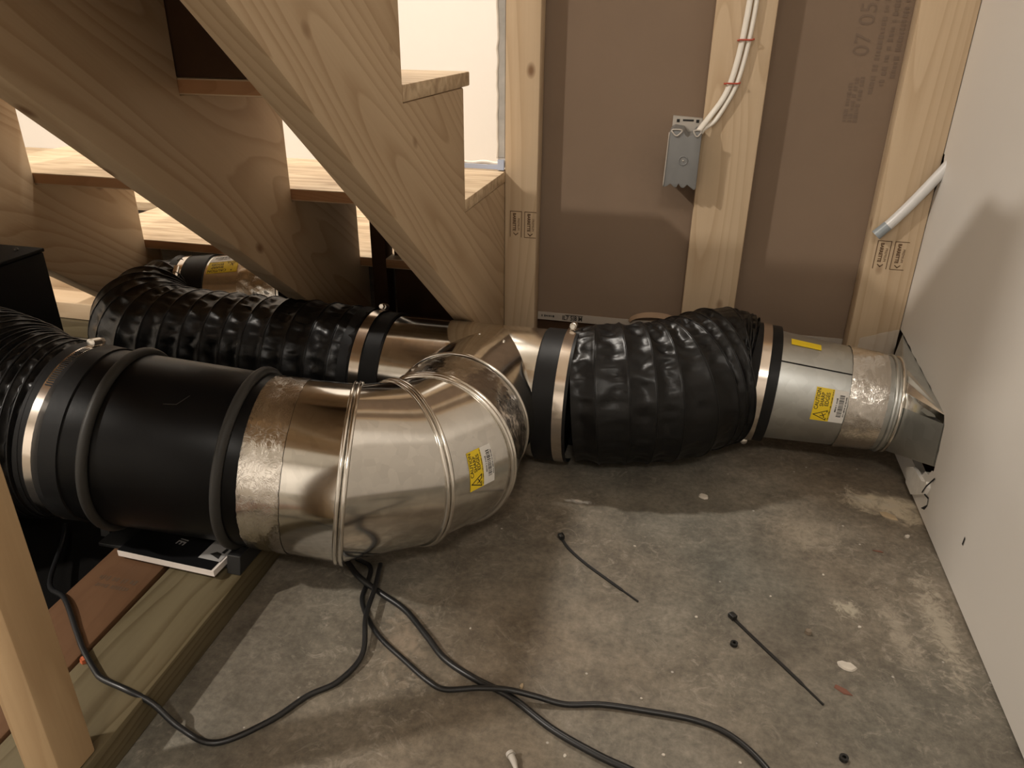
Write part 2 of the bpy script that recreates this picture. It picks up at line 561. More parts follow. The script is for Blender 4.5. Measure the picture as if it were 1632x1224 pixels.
def prism_bm(poly, axis, a0, a1, bev=0.0):
    """poly: 2-D outline; extruded along axis 'x','y' or 'z' from a0 to a1"""
    bm = bmesh.new()

    def P(u, w, a):
        return {'x': (a, u, w), 'y': (u, a, w), 'z': (u, w, a)}[axis]
    v0 = [bm.verts.new(P(u, w, a0)) for u, w in poly]
    v1 = [bm.verts.new(P(u, w, a1)) for u, w in poly]
    n = len(poly)
    bm.faces.new(v0)
    bm.faces.new(list(reversed(v1)))
    for i in range(n):
        bm.faces.new([v0[i], v0[(i + 1) % n], v1[(i + 1) % n], v1[i]])
    bmesh.ops.recalc_face_normals(bm, faces=bm.faces[:])
    if bev:
        bmesh.ops.bevel(bm, geom=[e for e in bm.edges if len(e.link_faces) == 2 and e.calc_face_angle(0) > 0.5], offset=bev, segments=2, affect='EDGES', profile=0.5)
    bmesh.ops.triangulate(bm, faces=[f for f in bm.faces if len(f.verts) > 4])
    return bm


def frame_of(d):
    """unit vectors (u, w) square to d; w points as far up as it can"""
    d = V(d).normalized()
    up = V((0, 0, 1))
    if abs(d.z) > 0.95:
        up = V((0, 1, 0))
    u = up.cross(d).normalized()
    w = d.cross(u).normalized()
    return u, w


def circle(c, d, r, n=64):
    u, w = frame_of(d)
    c = V(c)
    return [c + u * (r * math.cos(2 * PI * i / n)) + w * (r * math.sin(2 * PI * i / n)) for i in range(n)]


def skin(rings, caps=False, closed=False):
    n = len(rings[0])
    vs = [p for r in rings for p in r]
    fs = []
    m = len(rings)
    for j in range(m if closed else m - 1):
        a, b = j * n, ((j + 1) % m) * n
        for i in range(n):
            k = (i + 1) % n
            fs.append((a + i, a + k, b + k, b + i))
    if caps:
        fs.append(tuple(range(n - 1, -1, -1)))
        fs.append(tuple(range((m - 1) * n, m * n)))
    return vs, fs


def tube(name, stations, m, parent=None, n=64, caps=False, sharp=0.6):
    """stations: (centre, direction, radius)"""
    vs, fs = skin([circle(c, d, r, n) for c, d, r in stations], caps)
    return mesh(name, vs, fs, m, parent, smooth=True, sharp=sharp)


def bead(name, c, d, R, r, m, parent=None, n=72, k=10):
    u, w = frame_of(d)
    d = V(d).normalized()
    c = V(c)
    rings = []
    for i in range(n):
        a = 2 * PI * i / n
        rad = u * math.cos(a) + w * math.sin(a)
        rings.append([c + rad * (R + r * math.cos(2 * PI * j / k)) + d * (r * math.sin(2 * PI * j / k)) for j in range(k)])
    vs, fs = skin(rings, closed=True)
    return mesh(name, vs, fs, m, parent, smooth=True)


def band(name, c, d, R, width, th, m, parent=None, n=72):
    d = V(d).normalized()
    c = V(c)
    a, b = c - d * width / 2, c + d * width / 2
    st = [(a, d, R), (a, d, R + th), (b, d, R + th), (b, d, R), (a, d, R)]
    vs, fs = skin([circle(p, q, r, n) for p, q, r in st])
    return mesh(name, vs, fs, m, parent, smooth=True, sharp=0.5)


def catmull(pts, per=12):
    pts = [V(p) for p in pts]
    P = [pts[0] * 2 - pts[1]] + pts + [pts[-1] * 2 - pts[-2]]
    out = []
    for i in range(1, len(P) - 2):
        for k in range(per):
            t = k / per
            p0, p1, p2, p3 = P[i - 1:i + 3]
            out.append(0.5 * ((2 * p1) + (p2 - p0) * t + (2 * p0 - 5 * p1 + 4 * p2 - p3) * t * t + (3 * p1 - p0 - 3 * p2 + p3) * t * t * t))
    out.append(pts[-1])
    return out


def tangents(path):
    T = []
    for i in range(len(path)):
        a = path[max(0, i - 1)]
        b = path[min(len(path) - 1, i + 1)]
        T.append((b - a).normalized())
    return T


def path_frames(path):
    T = tangents(path)
    u, w = frame_of(T[0])
    F = [(u, w)]
    for i in range(1, len(path)):
        u = (u - T[i] * u.dot(T[i])).normalized()
        w = T[i].cross(u)
        F.append((u, w))
    return T, F


def cable(name, pts, r, m, parent=None, n=10, per=12, squash=1.0, caps=True):
    path = catmull(pts, per)
    T, F = path_frames(path)
    rings = []
    for p, (u, w) in zip(path, F):
        rings.append([p + u * (r * math.cos(2 * PI * i / n)) + w * (r * squash * math.sin(2 * PI * i / n)) for i in range(n)])
    vs, fs = skin(rings, caps)
    return mesh(name, vs, fs, m, parent, smooth=True)


def flex_duct(name, pts, R, m, parent=None, ribs=None, nrib=12, n=120, per_rib=12, sag=0.006, wrinkle=0.004, seed=0, Rend=None, grow=None):
    """corrugated fabric sleeve: sharp wire ribs, fabric sagging and puckering between them.
    ribs: fractions along the path where the wires sit"""
    path = catmull(pts, 40)
    ds = [0.0]
    for a, b in zip(path, path[1:]):
        ds.append(ds[-1] + (b - a).length)
    tot = ds[-1]

    def at(s):
        s = max(0, min(1, s)) * tot
        for i in range(len(ds) - 1):
            if ds[i + 1] >= s:
                t = (s - ds[i]) / max(1e-9, ds[i + 1] - ds[i])
                return path[i].lerp(path[i + 1], t)
        return path[-1]
    if ribs is None:
        ribs = [i / nrib for i in range(nrib + 1)]
    S = []
    for a, b in zip(ribs, ribs[1:]):
        for k in range(per_rib):
            S.append((a + (b - a) * k / per_rib, k / per_rib))
    S.append((ribs[-1], 0.0))
    C = [at(s) for s, _ in S]
    sm = [at(s) for s, _ in S]
    # directions from a smoothed path
    T = []
    for s, _ in S:
        T.append((at(s + 0.03) - at(s - 0.03)).normalized())
    u, w = frame_of(T[0])
    rings = []
    for idx, ((s, f), c, t) in enumerate(zip(S, C, T)):
        u = (u - t * u.dot(t)).normalized()
        w = t.cross(u)
        b = math.sin(PI * f)
        ring = []
        RR = R if grow is None else R * grow(s)
        for i in range(n):
            a = 2 * PI * i / n
            ri = idx // per_rib
            nz = noise.noise(V((math.cos(a) * 5.0 + seed, math.sin(a) * 5.0, ri * 3.1)))
            pk = noise.noise(V((math.cos(a) * 11 + seed, math.sin(a) * 11, ri * 1.7 + f * 1.2)))
            pk2 = noise.noise(V((math.cos(a) * 23 + seed, math.sin(a) * 23, ri * 2.3 + f * 2.0)))
            r = RR - sag * (b ** 0.9) * (1 + 0.5 * nz) + wrinkle * (0.55 + 1.0 * max(0.0, math.sin(a))) * b * (pk + 0.7 * pk2)
            ring.append(c + u * (r * math.cos(a)) + w * (r * math.sin(a)))
        rings.append(ring)
    vs, fs = skin(rings)
    o = mesh(name, vs, fs, m, parent, smooth=True)
    info = []
    u, w = frame_of(T[0])
    for k in range(len(ribs)):
        i = k * per_rib
        info.append((C[i], T[i], (R if grow is None else R * grow(S[i][0]))))
    return o, info


def text_geo(txt, size, bold=0.0):
    cu = bpy.data.curves.new('text', 'FONT')
    cu.body = txt
    cu.size = size
    cu.align_x = 'CENTER'
    cu.align_y = 'CENTER'
    cu.resolution_u = 3
    cu.offset = bold
    o = bpy.data.objects.new('text', cu)
    COL.objects.link(o)
    dg = bpy.context.evaluated_depsgraph_get()
    me = bpy.data.meshes.new_from_object(o.evaluated_get(dg))
    vs = [v.co.copy() for v in me.vertices]
    fs = [tuple(p.vertices) for p in me.polygons]
    bpy.data.objects.remove(o)
    bpy.data.curves.remove(cu)
    bpy.data.meshes.remove(me)
    return vs, fs


class Print2D:
    """flat print in its own (u, v) sheet, later laid on a surface"""

    def __init__(self):
        self.v, self.f = [], []

    def quad(self, u0, v0, u1, v1, sub=1):
        for k in range(sub):
            a = v0 + (v1 - v0) * k / sub
            b = v0 + (v1 - v0) * (k + 1) / sub
            i = len(self.v)
            self.v += [(u0, a), (u1, a), (u1, b), (u0, b)]
            self.f.append((i, i + 1, i + 2, i + 3))

    def line(self, pts, w):
        for (a, b) in zip(pts, pts[1:]):
            a, b = V(a), V(b)
            d = (b - a).normalized()
            nrm = V((-d.y, d.x)) * w / 2
            e = d * w / 2
            i = len(self.v)
            self.v += [tuple(a - nrm - e), tuple(b - nrm + e), tuple(b + nrm + e), tuple(a + nrm - e)]
            self.f.append((i, i + 1, i + 2, i + 3))

    def scribble(self, u0, v0, v1, w, rr, along='v'):
        """a run of tiny print too small to read"""
        v = v0
        while v < v1:
            t = w * rr.uniform(0.3, 0.75)
            o = rr.uniform(0, 0.25) * w
            if along == 'v':
                self.quad(u0 + o, v, u0 + w - o * 0.5, v + t)
            else:
                self.quad(v, u0 + o, v + t, u0 + w - o * 0.5)
            v += t + w * rr.choice([0.2, 0.25, 0.3, 0.8])

    def poly(self, pts):
        i = len(self.v)
        self.v += [tuple(p) for p in pts]
        self.f.append(tuple(range(i, i + len(pts))))

    def text(self, txt, cu, cv, size, ang=0.0, sx=1.0, bold=0.0):
        vs, fs = text_geo(txt, size, bold)
        i = len(self.v)
        c, s = math.cos(ang), math.sin(ang)
        for p in vs:
            x, y = p.x * sx, p.y
            self.v.append((cu + x * c - y * s, cv + x * s + y * c))
        self.f += [tuple(i + k for k in f) for f in fs]

    def lay(self, name, fn, m, parent=None):
        return mesh(name, [fn(u, v) for u, v in self.v], self.f, m, parent)


def caution_label(parent, fn, w=0.060, h=0.062, yw=0.56, name='caution_label'):
    """fn(u, v, lift) places label point (0..w, 0..h)"""
    def sheet(nm, u0, u1, m, par):
        nu, nv = 4, 14
        vs = [fn(u0 + (u1 - u0) * i / nu, h * j / nv, 0.0005) for j in range(nv + 1) for i in range(nu + 1)]
        fs = [(j * (nu + 1) + i, j * (nu + 1) + i + 1, (j + 1) * (nu + 1) + i + 1, (j + 1) * (nu + 1) + i) for j in range(nv) for i in range(nu)]
        return mesh(nm, vs, fs, m, par, smooth=True)
    y = w * yw
    lab = sheet(name, 0, y, 'yellow', parent)
    lab['label'] = 'yellow and white caution sticker'
    sheet('sticker_white_half', y, w, 'whitestick', lab)
    p = Print2D()
    a = PI / 2
    p.text('CAUTION', y * 0.17, h * 0.66, h * 0.138, a, 1.0, h * 0.002)
    p.text('SHARP', y * 0.44, h * 0.66, h * 0.138, a, 1.0, h * 0.002)
    p.text('EDGES', y * 0.70, h * 0.68, h * 0.138, a, 1.0, h * 0.002)
    tri = [(y * 0.10, h * 0.185), (y * 0.82, h * 0.045), (y * 0.82, h * 0.35)]
    p.line(tri + [tri[0]], 0.0013)
    p.line([(y * 0.5, h * 0.16), (y * 0.66, h * 0.19), (y * 0.76, h * 0.24)], 0.0012)
    p.line([(y * 0.66, h * 0.19), (y * 0.56, h * 0.25)], 0.0012)
    p.line([(y * 0.66, h * 0.19), (y * 0.72, h * 0.12)], 0.0012)
    rr = random.Random(3)
    p.scribble(y * 0.90, h * 0.06, h * 0.96, y * 0.07, rr)
    v = h * 0.2
    while v < h * 0.86:
        t = rr.choice([0.0005, 0.0008, 0.0013])
        p.quad(y + (w - y) * 0.42, v, y + (w - y) * 0.76, v + t)
        v += t + rr.choice([0.0006, 0.0009, 0.0013])
    p.scribble(y + (w - y) * 0.84, h * 0.22, h * 0.84, (w - y) * 0.10, rr)
    p.scribble(y + (w - y) * 0.22, h * 0.34, h * 0.74, (w - y) * 0.12, rr)
    p.lay('label_print', lambda u, v: fn(u, v, 0.0008), 'ink', lab)
    return lab


def on_tube(c0, d, r, a0, s0, rr=None, reach=0.2):
    """maps a label's (u, v) onto a cylinder: u along the axis d from s0, v around it from angle a0.
    the angle counts from the side facing -Y (or the camera side) upwards"""
    d = V(d).normalized()
    u_, w_ = frame_of(d)
    c0 = V(c0)

    def fn(u, v, lift=0.0):
        rad_here = r if rr is None else r + (rr - r) * max(0, min(1, (s0 + u) / reach))
        a = a0 + v / r
        side = V((d.y, -d.x, 0)).normalized()
        if side.y > 0:
            side = -side
        up = d.cross(side)
        if up.z < 0:
            up = -up
        return c0 + d * (s0 + u) + (side * math.cos(a) + up * math.sin(a)) * (rad_here + lift)
    return fn


def hose_clamp(label, c, d, R, width, ang, slots=None, group='hose clamps on the duct joints', screw_len=0.02, arrow=1):
    d = V(d).normalized()
    c = V(c)
    t = thing('hose_clamp', label, 'clamp', c, group)
    bd = band('band', c, d, R, width, 0.0012, 'clampsteel', t)
    u, w = frame_of(d)
    rad = u * math.cos(ang) + w * math.sin(ang)
    tg = d.cross(rad).normalized() * arrow
    p = c + rad * (R + 0.006)
    hs = tube('screw_housing', [(p - tg * screw_len * 0.5, tg, 0.0035), (p - tg * screw_len * 0.46, tg, 0.0055), (p + tg * screw_len * 0.35, tg, 0.0055), (p + tg * screw_len * 0.4, tg, 0.003)], 'screwsteel', t, n=18, caps=True)
    q = p + tg * screw_len * 0.42
    st = [(q, tg, 0.003), (q, tg, 0.0048), (q + tg * 0.006, tg, 0.0048), (q + tg * 0.0065, tg, 0.004)]
    vs, fs = skin([circle(a, b, r, 6) for a, b, r in st], True)
    mesh('screw_head', vs, fs, 'screwsteel', t)
    if slots:
        a0, a1, cnt = slots
        vs, fs = [], []
        for k in range(cnt):
            a = a0 + (a1 - a0) * k / (cnt - 1)
            r1 = (u * math.cos(a) + w * math.sin(a))
            tt = d.cross(r1)
            b = c + r1 * (R + 0.0016)
            i = len(vs)
            e = d * width * 0.34
            h = tt * 0.0009
            vs += [b - e - h, b + e - h, b + e + h, b - e + h]
            fs.append((i, i + 1, i + 2, i + 3))
        o = mesh('band_slots', vs, fs, 'darkhole', bd)
        o['kind'] = 'stuff'
    return t


def foil_wrap(name, st, parent, amp=0.0016, n=120, rows=16, seed=0.0, m='foil'):
    """st: two (centre, direction, radius); a crinkled foil ribbon laid round the tube"""
    (c0, d0, r0), (c1, d1, r1) = st
    rings = []
    for j in range(rows + 1):
        t = j / rows
        c = V(c0).lerp(V(c1), t)
        d = V(d0).lerp(V(d1), t)
        r = r0 + (r1 - r0) * t
        u, w = frame_of(d)
        ring = []
        for i in range(n):
            a = 2 * PI * i / n
            q = V((math.cos(a) * 6 + seed, math.sin(a) * 6, t * 2.2))
            z = noise.noise(q) + 0.7 * abs(noise.noise(q * 2.3))
            ridge = max(0.0, 1 - abs(noise.noise(V((math.cos(a) * 9 + seed * 2, math.sin(a) * 9, t * 3)))) * 9)
            edge = min(1, t * 8, (1 - t) * 8)
            wig = 0.0
            if j in (0, rows):
                wig = 0.0012 * noise.noise(V((math.cos(a) * 14, math.sin(a) * 14, j + seed)))
            ring.append(c + V(d).normalized() * wig + (u * math.cos(a) + w * math.sin(a)) * (r + 0.0006 + edge * amp * (0.35 * abs(z) + 0.7 * ridge)))
        rings.append(ring)
    vs, fs = skin(rings)
    return mesh(name, vs, fs, m, parent, smooth=True)


# ================================================================== THE ROOM
YW = 1.346      # face of the studs
YB = 1.384      # brown drywall behind them
XR = 0.375      # face of the right wall

fl = from_bm('floor', box_bm(-3.6, 1.2, -2.6, YB + 1.2, -0.1, 0.0), 'concrete')
struct(fl)
struct(box('ceiling', -3.6, 1.2, -2.6, 2.6, 2.4, 2.5, 'ceiling'))
struct(box('wall_left', -3.7, -3.6, -2.6, 2.6, 0, 2.4, 'white_wall'))
struct(box('wall_front', -3.6, 1.2, -2.7, -2.6, 0, 2.4, 'white_wall'))
struct(box('wall_landing', -3.6, 1.2, 2.3, 2.4, 0, 2.4, 'white_wall'))

# brown back of the drywall between the studs
back = box('wall_back', -0.332, 0.60, YB, YB + 0.0127, 0.118, 2.4, 'brownboard')
struct(back)
for nm, xa, xb in (('stud', -0.332, -0.2715), ('stud', 0.0028, 0.0950), ('stud', 0.2935, 0.3746)):
    s = lumber(nm, ((xa + xb) / 2, (YW + YB) / 2 - 0.0005, 0.0), ((xa + xb) / 2, (YW + YB) / 2 - 0.0005, 2.4), xb - xa, 0.037, (1, 0, 0), 'stud', back, 0.0035)
# strip of printed edge paper along the foot of the sheet and the board below it
box('edge_strip', -0.2715, 0.0028, YB - 0.002, YB, 0.1185, 0.134, 'edgepaper', back)
box('edge_strip', 0.095, 0.2935, YB - 0.002, YB, 0.1185, 0.134, 'edgepaper', back)
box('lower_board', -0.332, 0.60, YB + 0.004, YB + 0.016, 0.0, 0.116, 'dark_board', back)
box('bottom_plate', -0.2715, 0.0028, YB - 0.034, YB + 0.002, 0.0, 0.038, 'spruce', back, 0.002)
box('bottom_plate', 0.095, 0.2935, YB - 0.034, YB + 0.002, 0.0, 0.038, 'spruce', back, 0.002)
p = Print2D()
p.scribble(-0.002, -0.014, 0.012, 0.0045, random.Random(4), 'u')
p.lay('printed_mark', lambda u, v: V((-0.250 + u, YB - 0.0026, 0.1265 + v)), 'ink', back)
p = Print2D()
p.text('IL7 5|8 M', 0.0, 0.0, 0.013, 0, 0.8, 0.0003)
p.line([(-0.014, 0.0062), (0.020, 0.0062)], 0.0012)
p.lay('printed_mark', lambda u, v: V((-0.203 + u, YB - 0.0026, 0.1255 + v)), 'ink', back)
# date code printed on the brown paper, reading upwards
p = Print2D()
p.text('07 05/15', 0.0, 0.0, 0.034, PI / 2, 1.0)
for q in range(3):
    p.scribble(-0.010 + 0.008 * q, -0.158, -0.098 + 0.004 * q, 0.0065, random.Random(60 + q))
for k in range(3):
    p.scribble(0.020 + 0.014 * k, -0.115 + 0.012 * k, 0.06, 0.008, random.Random(20 + k))
p.lay('printed_date', lambda u, v: V((0.232 + u, YB - 0.0006, 0.665 + v)), 'boardink', back)


def stud_stamp(parent, cx, cz, w1, flip):
    p = Print2D()
    hw, hh = 0.0105, 0.0235
    for k, off in enumerate((-0.0135, 0.0135)):
        x0, x1 = off - hw, off + hw
        p.line([(x0, -hh), (x0, hh), (x1, hh), (x1, -hh)] if k == 0 else [(x1, hh), (x0, hh), (x0, -hh), (x1, -hh)], 0.0011)
        p.text('BARRETTE', off - 0.003, 0.004, 0.0075, -PI / 2, 0.95, 0.0003)
        p.text('PREMIUM', off + 0.005, 0.0, 0.0055, -PI / 2, 1.0)
        p.line([(off - 0.004, -0.0165), (off, -0.020), (off + 0.004, -0.0165)], 0.0016)
    return p.lay('stud_stamp', lambda u, v: V((cx + u, YW - 0.0006, cz + v)), 'woodink', parent)


stud_stamp(back, 0.332, 0.303, 0, False)
stud_stamp(back, -0.2965, 0.313, 0, False)


def rag(p0, p1, k, amp, seed):
    r = random.Random(seed)
    out = []
    for i in range(k):
        t = (i + 1) / (k + 1) + r.uniform(-0.3, 0.3) / (k + 1)
        out.append((p0[0] + (p1[0] - p0[0]) * t + r.uniform(-amp, amp), p0[1] + (p1[1] - p0[1]) * t + r.uniform(-amp, amp)))
    return out


# right wall with the rough cut-out for the boot (outline in Y, Z)
hole_t0, hole_t1 = (1.352, 0.174), (1.052, 0.160)
hole_b1, hole_b0 = (1.030, 0.078), (1.085, 0.042)
ol = [(-1.0, 0.004), (YW, 0.004), (YW, 0.040)]
ol += [(1.30, 0.040), (1.20, 0.045), (1.13, 0.043)] + [hole_b0] + rag(hole_b0, hole_b1, 6, 0.003, 4) + [hole_b1]
ol += rag(hole_b1, (1.036, 0.135), 4, 0.0018, 5) + [(1.040, 0.148), hole_t1]
ol += rag(hole_t1, hole_t0, 14, 0.0022, 6) + [hole_t0]
ol += [(1.354, 0.26), (1.353, 0.30), (1.350, 0.314), (1.356, 0.322), (1.352, 0.345), (1.351, 0.40)]
ol += rag((1.351, 0.40), (1.342, 0.425), 2, 0.0015, 8) + [(1.338, 0.436), (1.336, 0.452), (1.342, 0.462), (1.343, 0.468), (1.362, 0.470), (1.358, 0.476), (1.352, 0.486), (1.351, 0.52)]
ol += [(1.351, 2.4), (-1.0, 2.4)]
wr = from_bm('wall_right', prism_bm(ol, 'x', XR, XR + 0.0127), 'white_wall')
struct(wr)
wr.data.materials.append(M['gypsum'])
for f in wr.data.polygons:
    if abs(f.normal.x) < 0.5 and f.center.y > 0.9:
        f.material_index = 1
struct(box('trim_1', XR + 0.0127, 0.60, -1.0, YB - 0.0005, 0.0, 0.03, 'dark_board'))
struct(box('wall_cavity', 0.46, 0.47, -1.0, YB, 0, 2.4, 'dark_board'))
# torn flap of paper and gypsum under the cut-out
bm = prism_bm([(1.125, 0.030), (1.098, 0.046), (1.050, 0.050), (1.033, 0.060), (1.024, 0.055), (1.030, 0.040), (1.045, 0.030), (1.078, 0.009), (1.112, 0.009)], 'x', XR - 0.005, XR + 0.001)
from_bm('torn_flap', bm, 'gypsum', wr)
pr = Print2D()
pr.line([(1.018, 0.074), (1.0258, 0.0572), (1.0347, 0.0407), (1.020, 0.041)], 0.003)
pr.line([(1.020, 0.041), (1.0167, 0.030), (1.022, 0.021)], 0.0022)
pr.lay('crack', lambda u, v: V((XR - 0.0055 if u > 1.022 else XR - 0.0008, u, v)), 'darkhole', wr)
pr = Print2D()
pr.poly([(0.8745, 0.066), (0.878, 0.066), (0.877, 0.078), (0.874, 0.077)])
pr.lay('nick', lambda u, v: V((XR - 0.0006, u, v)), 'darkhole', wr)

# ================================================================== STAIRCASE
RISE, RUN = 0.177, 0.238
YT, ZT = 1.102, 0.407      # back edge and top of the second tread from the bottom (k = 2)
TH = 0.020
stair = thing('staircase', 'unfinished open wooden staircase of three spruce stringers seen from below', 'stairs', (-0.72, 1.3, 0))
SLOPE = RISE / RUN


def tread_yz(k):
    return YT + RUN * (k - 2), ZT - RISE * (k - 2)


ANG = -math.atan2(RISE, RUN)
XA, XB, XC = -0.332, -0.620, -1.105


def stringer(xr, th, k0, ylow, kend=3):
    pts = []
    for k in range(k0, kend + 1):
        y, z = tread_yz(k)
        zb = z - TH
        pts.append((y, zb))
        if k == kend:
            pts.append((ylow, zb))
        else:
            pts.append((y + RUN, zb))

    def low(y):
        return max(0.0, 0.427 - 0.760 * (y - 0.837))
    ye = ylow
    y0 = pts[0][0]
    poly = [(y0, low(y0))] + [(y0, pts[0][1])] + pts[1:]
    poly[-1] = (ye, poly[-1][1])
    poly += [(ye, low(ye))]
    # to local axes: X down the slope, Y across (world X), Z square to the slope
    c, s = math.cos(ANG), math.sin(ANG)
    oy, oz = 0.837, 0.5
    loc = []
    for y, z in poly:
        dy, dz = y - oy, z - oz
        loc.append((dy * c + dz * s, -dy * s + dz * c))
    bm = prism_bm(loc, 'y', -th / 2, th / 2, 0.003)
    # local x -> (0, c, s), local z -> (0, -s, c), local y -> z x x
    X = V((0, c, s))
    Z = V((0, -s, c))
    Y = Z.cross(X)
    rot = Matrix((X, Y, Z)).transposed()
    return from_bm('stringer', bm, 'spruce', stair, smooth=True, sharp=0.5, loc=(xr - th / 2, oy, oz), rot=rot)


sa = stringer(XA, 0.038, -6, YW + 0.02, 2)
sb = stringer(XB, 0.038, -6, YW + 0.03)
sc_ = stringer(XC, 0.038, -6, YW + 0.03)
for k in range(-5, 4):
    y, z = tread_yz(k)
    ln = 0.265 if k < 3 else 0.30
    t = lumber('tread', (-1.27, y + ln / 2, z - TH / 2), (XA + (0.001 if k < 3 else -0.039), y + ln / 2, z - TH / 2), ln, TH - 0.0006, (0, 1, 0), 'tread', stair, 0.002)
    t.data.materials.append(M['tread_edge'])
    for f in t.data.polygons:
        if f.normal.z < -0.8 and f.area > 0.004:      # local Z runs across the tread: back edge
            f.material_index = 1
# dark board closing the gap over the third tread
y1, z1 = tread_yz(1)
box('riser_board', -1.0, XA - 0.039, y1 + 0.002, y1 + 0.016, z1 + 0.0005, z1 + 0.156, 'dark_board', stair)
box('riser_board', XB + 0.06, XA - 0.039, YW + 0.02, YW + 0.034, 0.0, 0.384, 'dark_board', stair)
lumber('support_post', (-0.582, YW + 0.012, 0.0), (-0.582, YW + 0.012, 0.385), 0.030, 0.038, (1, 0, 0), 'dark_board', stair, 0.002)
# landing at the foot of the flight
y3, z3 = tread_yz(3)
box('landing_deck', -3.4, -0.345, y3 + 0.302, 2.299, z3 - TH, z3, 'tread', stair)
box('landing_rim', -3.4, -1.15, y3 + 0.06, y3 + 0.10, 0.0, z3 - TH - 0.001, 'spruce', stair)
# finished drywall return beside the flight, with its rough mudded edge
struct(box('wall_return', -0.3455, -0.3325, YW + 0.006, 2.299, 0.412, 2.4, 'white_wall'))
rt = bpy.data.objects['wall_return']
box('raw_edge', -0.3440, -0.3330, YW + 0.0035, YW + 0.0058, 0.430, 2.4, 'greycore', rt)
vs = []
zz = 0.428
rr = random.Random(11)
path = []
while zz < 0.80:
    path.append(V((-0.3462 + rr.uniform(-0.001, 0.0012), YW + 0.004, zz)))
    zz += 0.012
cable('mud_bead', path, 0.0022, 'mud', rt, n=8, per=3)
pts = [V((-0.345 - 0.012 * i, YW + 0.016 + rr.uniform(-0.001, 0.001), 0.4155 + rr.uniform(-0.001, 0.003))) for i in range(8)]
cable('mud_bead', pts, 0.0036, 'mud', rt, n=8, per=3)
box('tape_strip', -0.46, -0.3335, YW + 0.003, YW + 0.0045, 0.4085, 0.4165, 'bluetape', rt)
box('tape_strip', -0.3445, -0.3330, YW - 0.002, YW + 0.0025, 0.4085, 0.426, 'bluetape', rt)

# pair of stacked bottom plates behind the left stringer
lumber('sleeper_beam', (-2.2, 1.355, 0.062), (-1.16, 1.355, 0.062), 0.089, 0.038, (0, 1, 0), 'spruce')
tag(bpy.data.objects['sleeper_beam'], 'upper flat spruce beam lying behind the far stringer at left', 'lumber')
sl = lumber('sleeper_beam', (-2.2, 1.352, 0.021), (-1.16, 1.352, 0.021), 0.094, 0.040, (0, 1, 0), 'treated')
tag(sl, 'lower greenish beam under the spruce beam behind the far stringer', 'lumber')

# near post at the lower left corner
post = lumber('framing_post', (-0.4995, 0.3645, 0.0385), (-0.4995, 0.3645, 0.86), 0.089 * 0.44, 0.038, (1, 0, 0), 'post', None, 0.002)
tag(post, 'pale wooden framing post standing on the plank in the lower left corner', 'post')

# ------------------------------------------------------------------ planks on the floor
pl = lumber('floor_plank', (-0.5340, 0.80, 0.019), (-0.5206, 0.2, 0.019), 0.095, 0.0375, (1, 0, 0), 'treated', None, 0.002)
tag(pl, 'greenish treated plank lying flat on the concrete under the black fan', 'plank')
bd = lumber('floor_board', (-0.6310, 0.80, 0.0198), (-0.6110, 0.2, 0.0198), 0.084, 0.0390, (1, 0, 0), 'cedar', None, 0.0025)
tag(bd, 'reddish brown board with faded stamp lying beside the greenish plank, lower left', 'board')
p = Print2D()
p.scribble(0.003, -0.030, 0.030, 0.007, random.Random(8), 'u')
p.scribble(-0.007, -0.024, 0.030, 0.006, random.Random(9), 'u')
p.lay('board_stamp', lambda u, v: V((-0.622 + u * 0.8, 0.583 + v * 1.2, 0.0396)), 'plateink', bd)

# ================================================================== DUCT ALONG THE BACK WALL
TZ = 0.104
TR = 0.104
tee = thing('duct_tee', 'bright galvanized steel tee lying between the two black hoses', 'duct fitting', (-0.27, 1.085, 0))
X1 = V((1, 0, 0))
tube('body', [(V((-0.485, 1.09, TZ)), X1, TR - 0.0015), (V((-0.455, 1.09, TZ)), X1, TR - 0.001), (V((-0.45, 1.09, TZ)), X1, TR), (V((-0.2, 1.088, TZ)), X1, TR), (V((-0.16, 1.088, TZ)), X1, TR - 0.001)], 'galv', tee, n=96)
R1c, R1d = V((-0.302, 0.962, 0.108)), V((-0.12, -0.99, 0.02)).normalized()
R2c, R2d = V((-0.291, 0.828, 0.131)), V((-0.17, -0.98, 0.07)).normalized()
R3c, R3d = V((-0.325, 0.787, 0.132)), V((-0.63, -0.77, 0.08)).normalized()
R4c, R4d = V((-0.368, 0.717, 0.154)), V((-0.941, -0.306, 0.139)).normalized()
R5c, R5d = V((-0.480, 0.724, 0.149)), V((-0.981, -0.173, 0.09)).normalized()
R6c, R6d = V((-0.496, 0.717, 0.156)), V((-0.985, -0.13, 0.12)).normalized()
R7c, R7d = V((-0.640, 0.690, 0.177)), V((-0.985, -0.13, 0.12)).normalized()
R8c, R8d = V((-0.714, 0.700, 0.171)), V((-0.985, -0.1, 0.12)).normalized()
ER = 0.1065
tube('branch_collar', [(V((-0.272, 1.09, 0.1045)), R1d, TR * 1.0), (R1c - R1d * 0.045, R1d, TR + 0.0004), (R1c, R1d, TR)], 'galv', tee, n=96)
bead('collar_bead', R1c, R1d, TR + 0.001, 0.0032, 'galv_bright', tee)
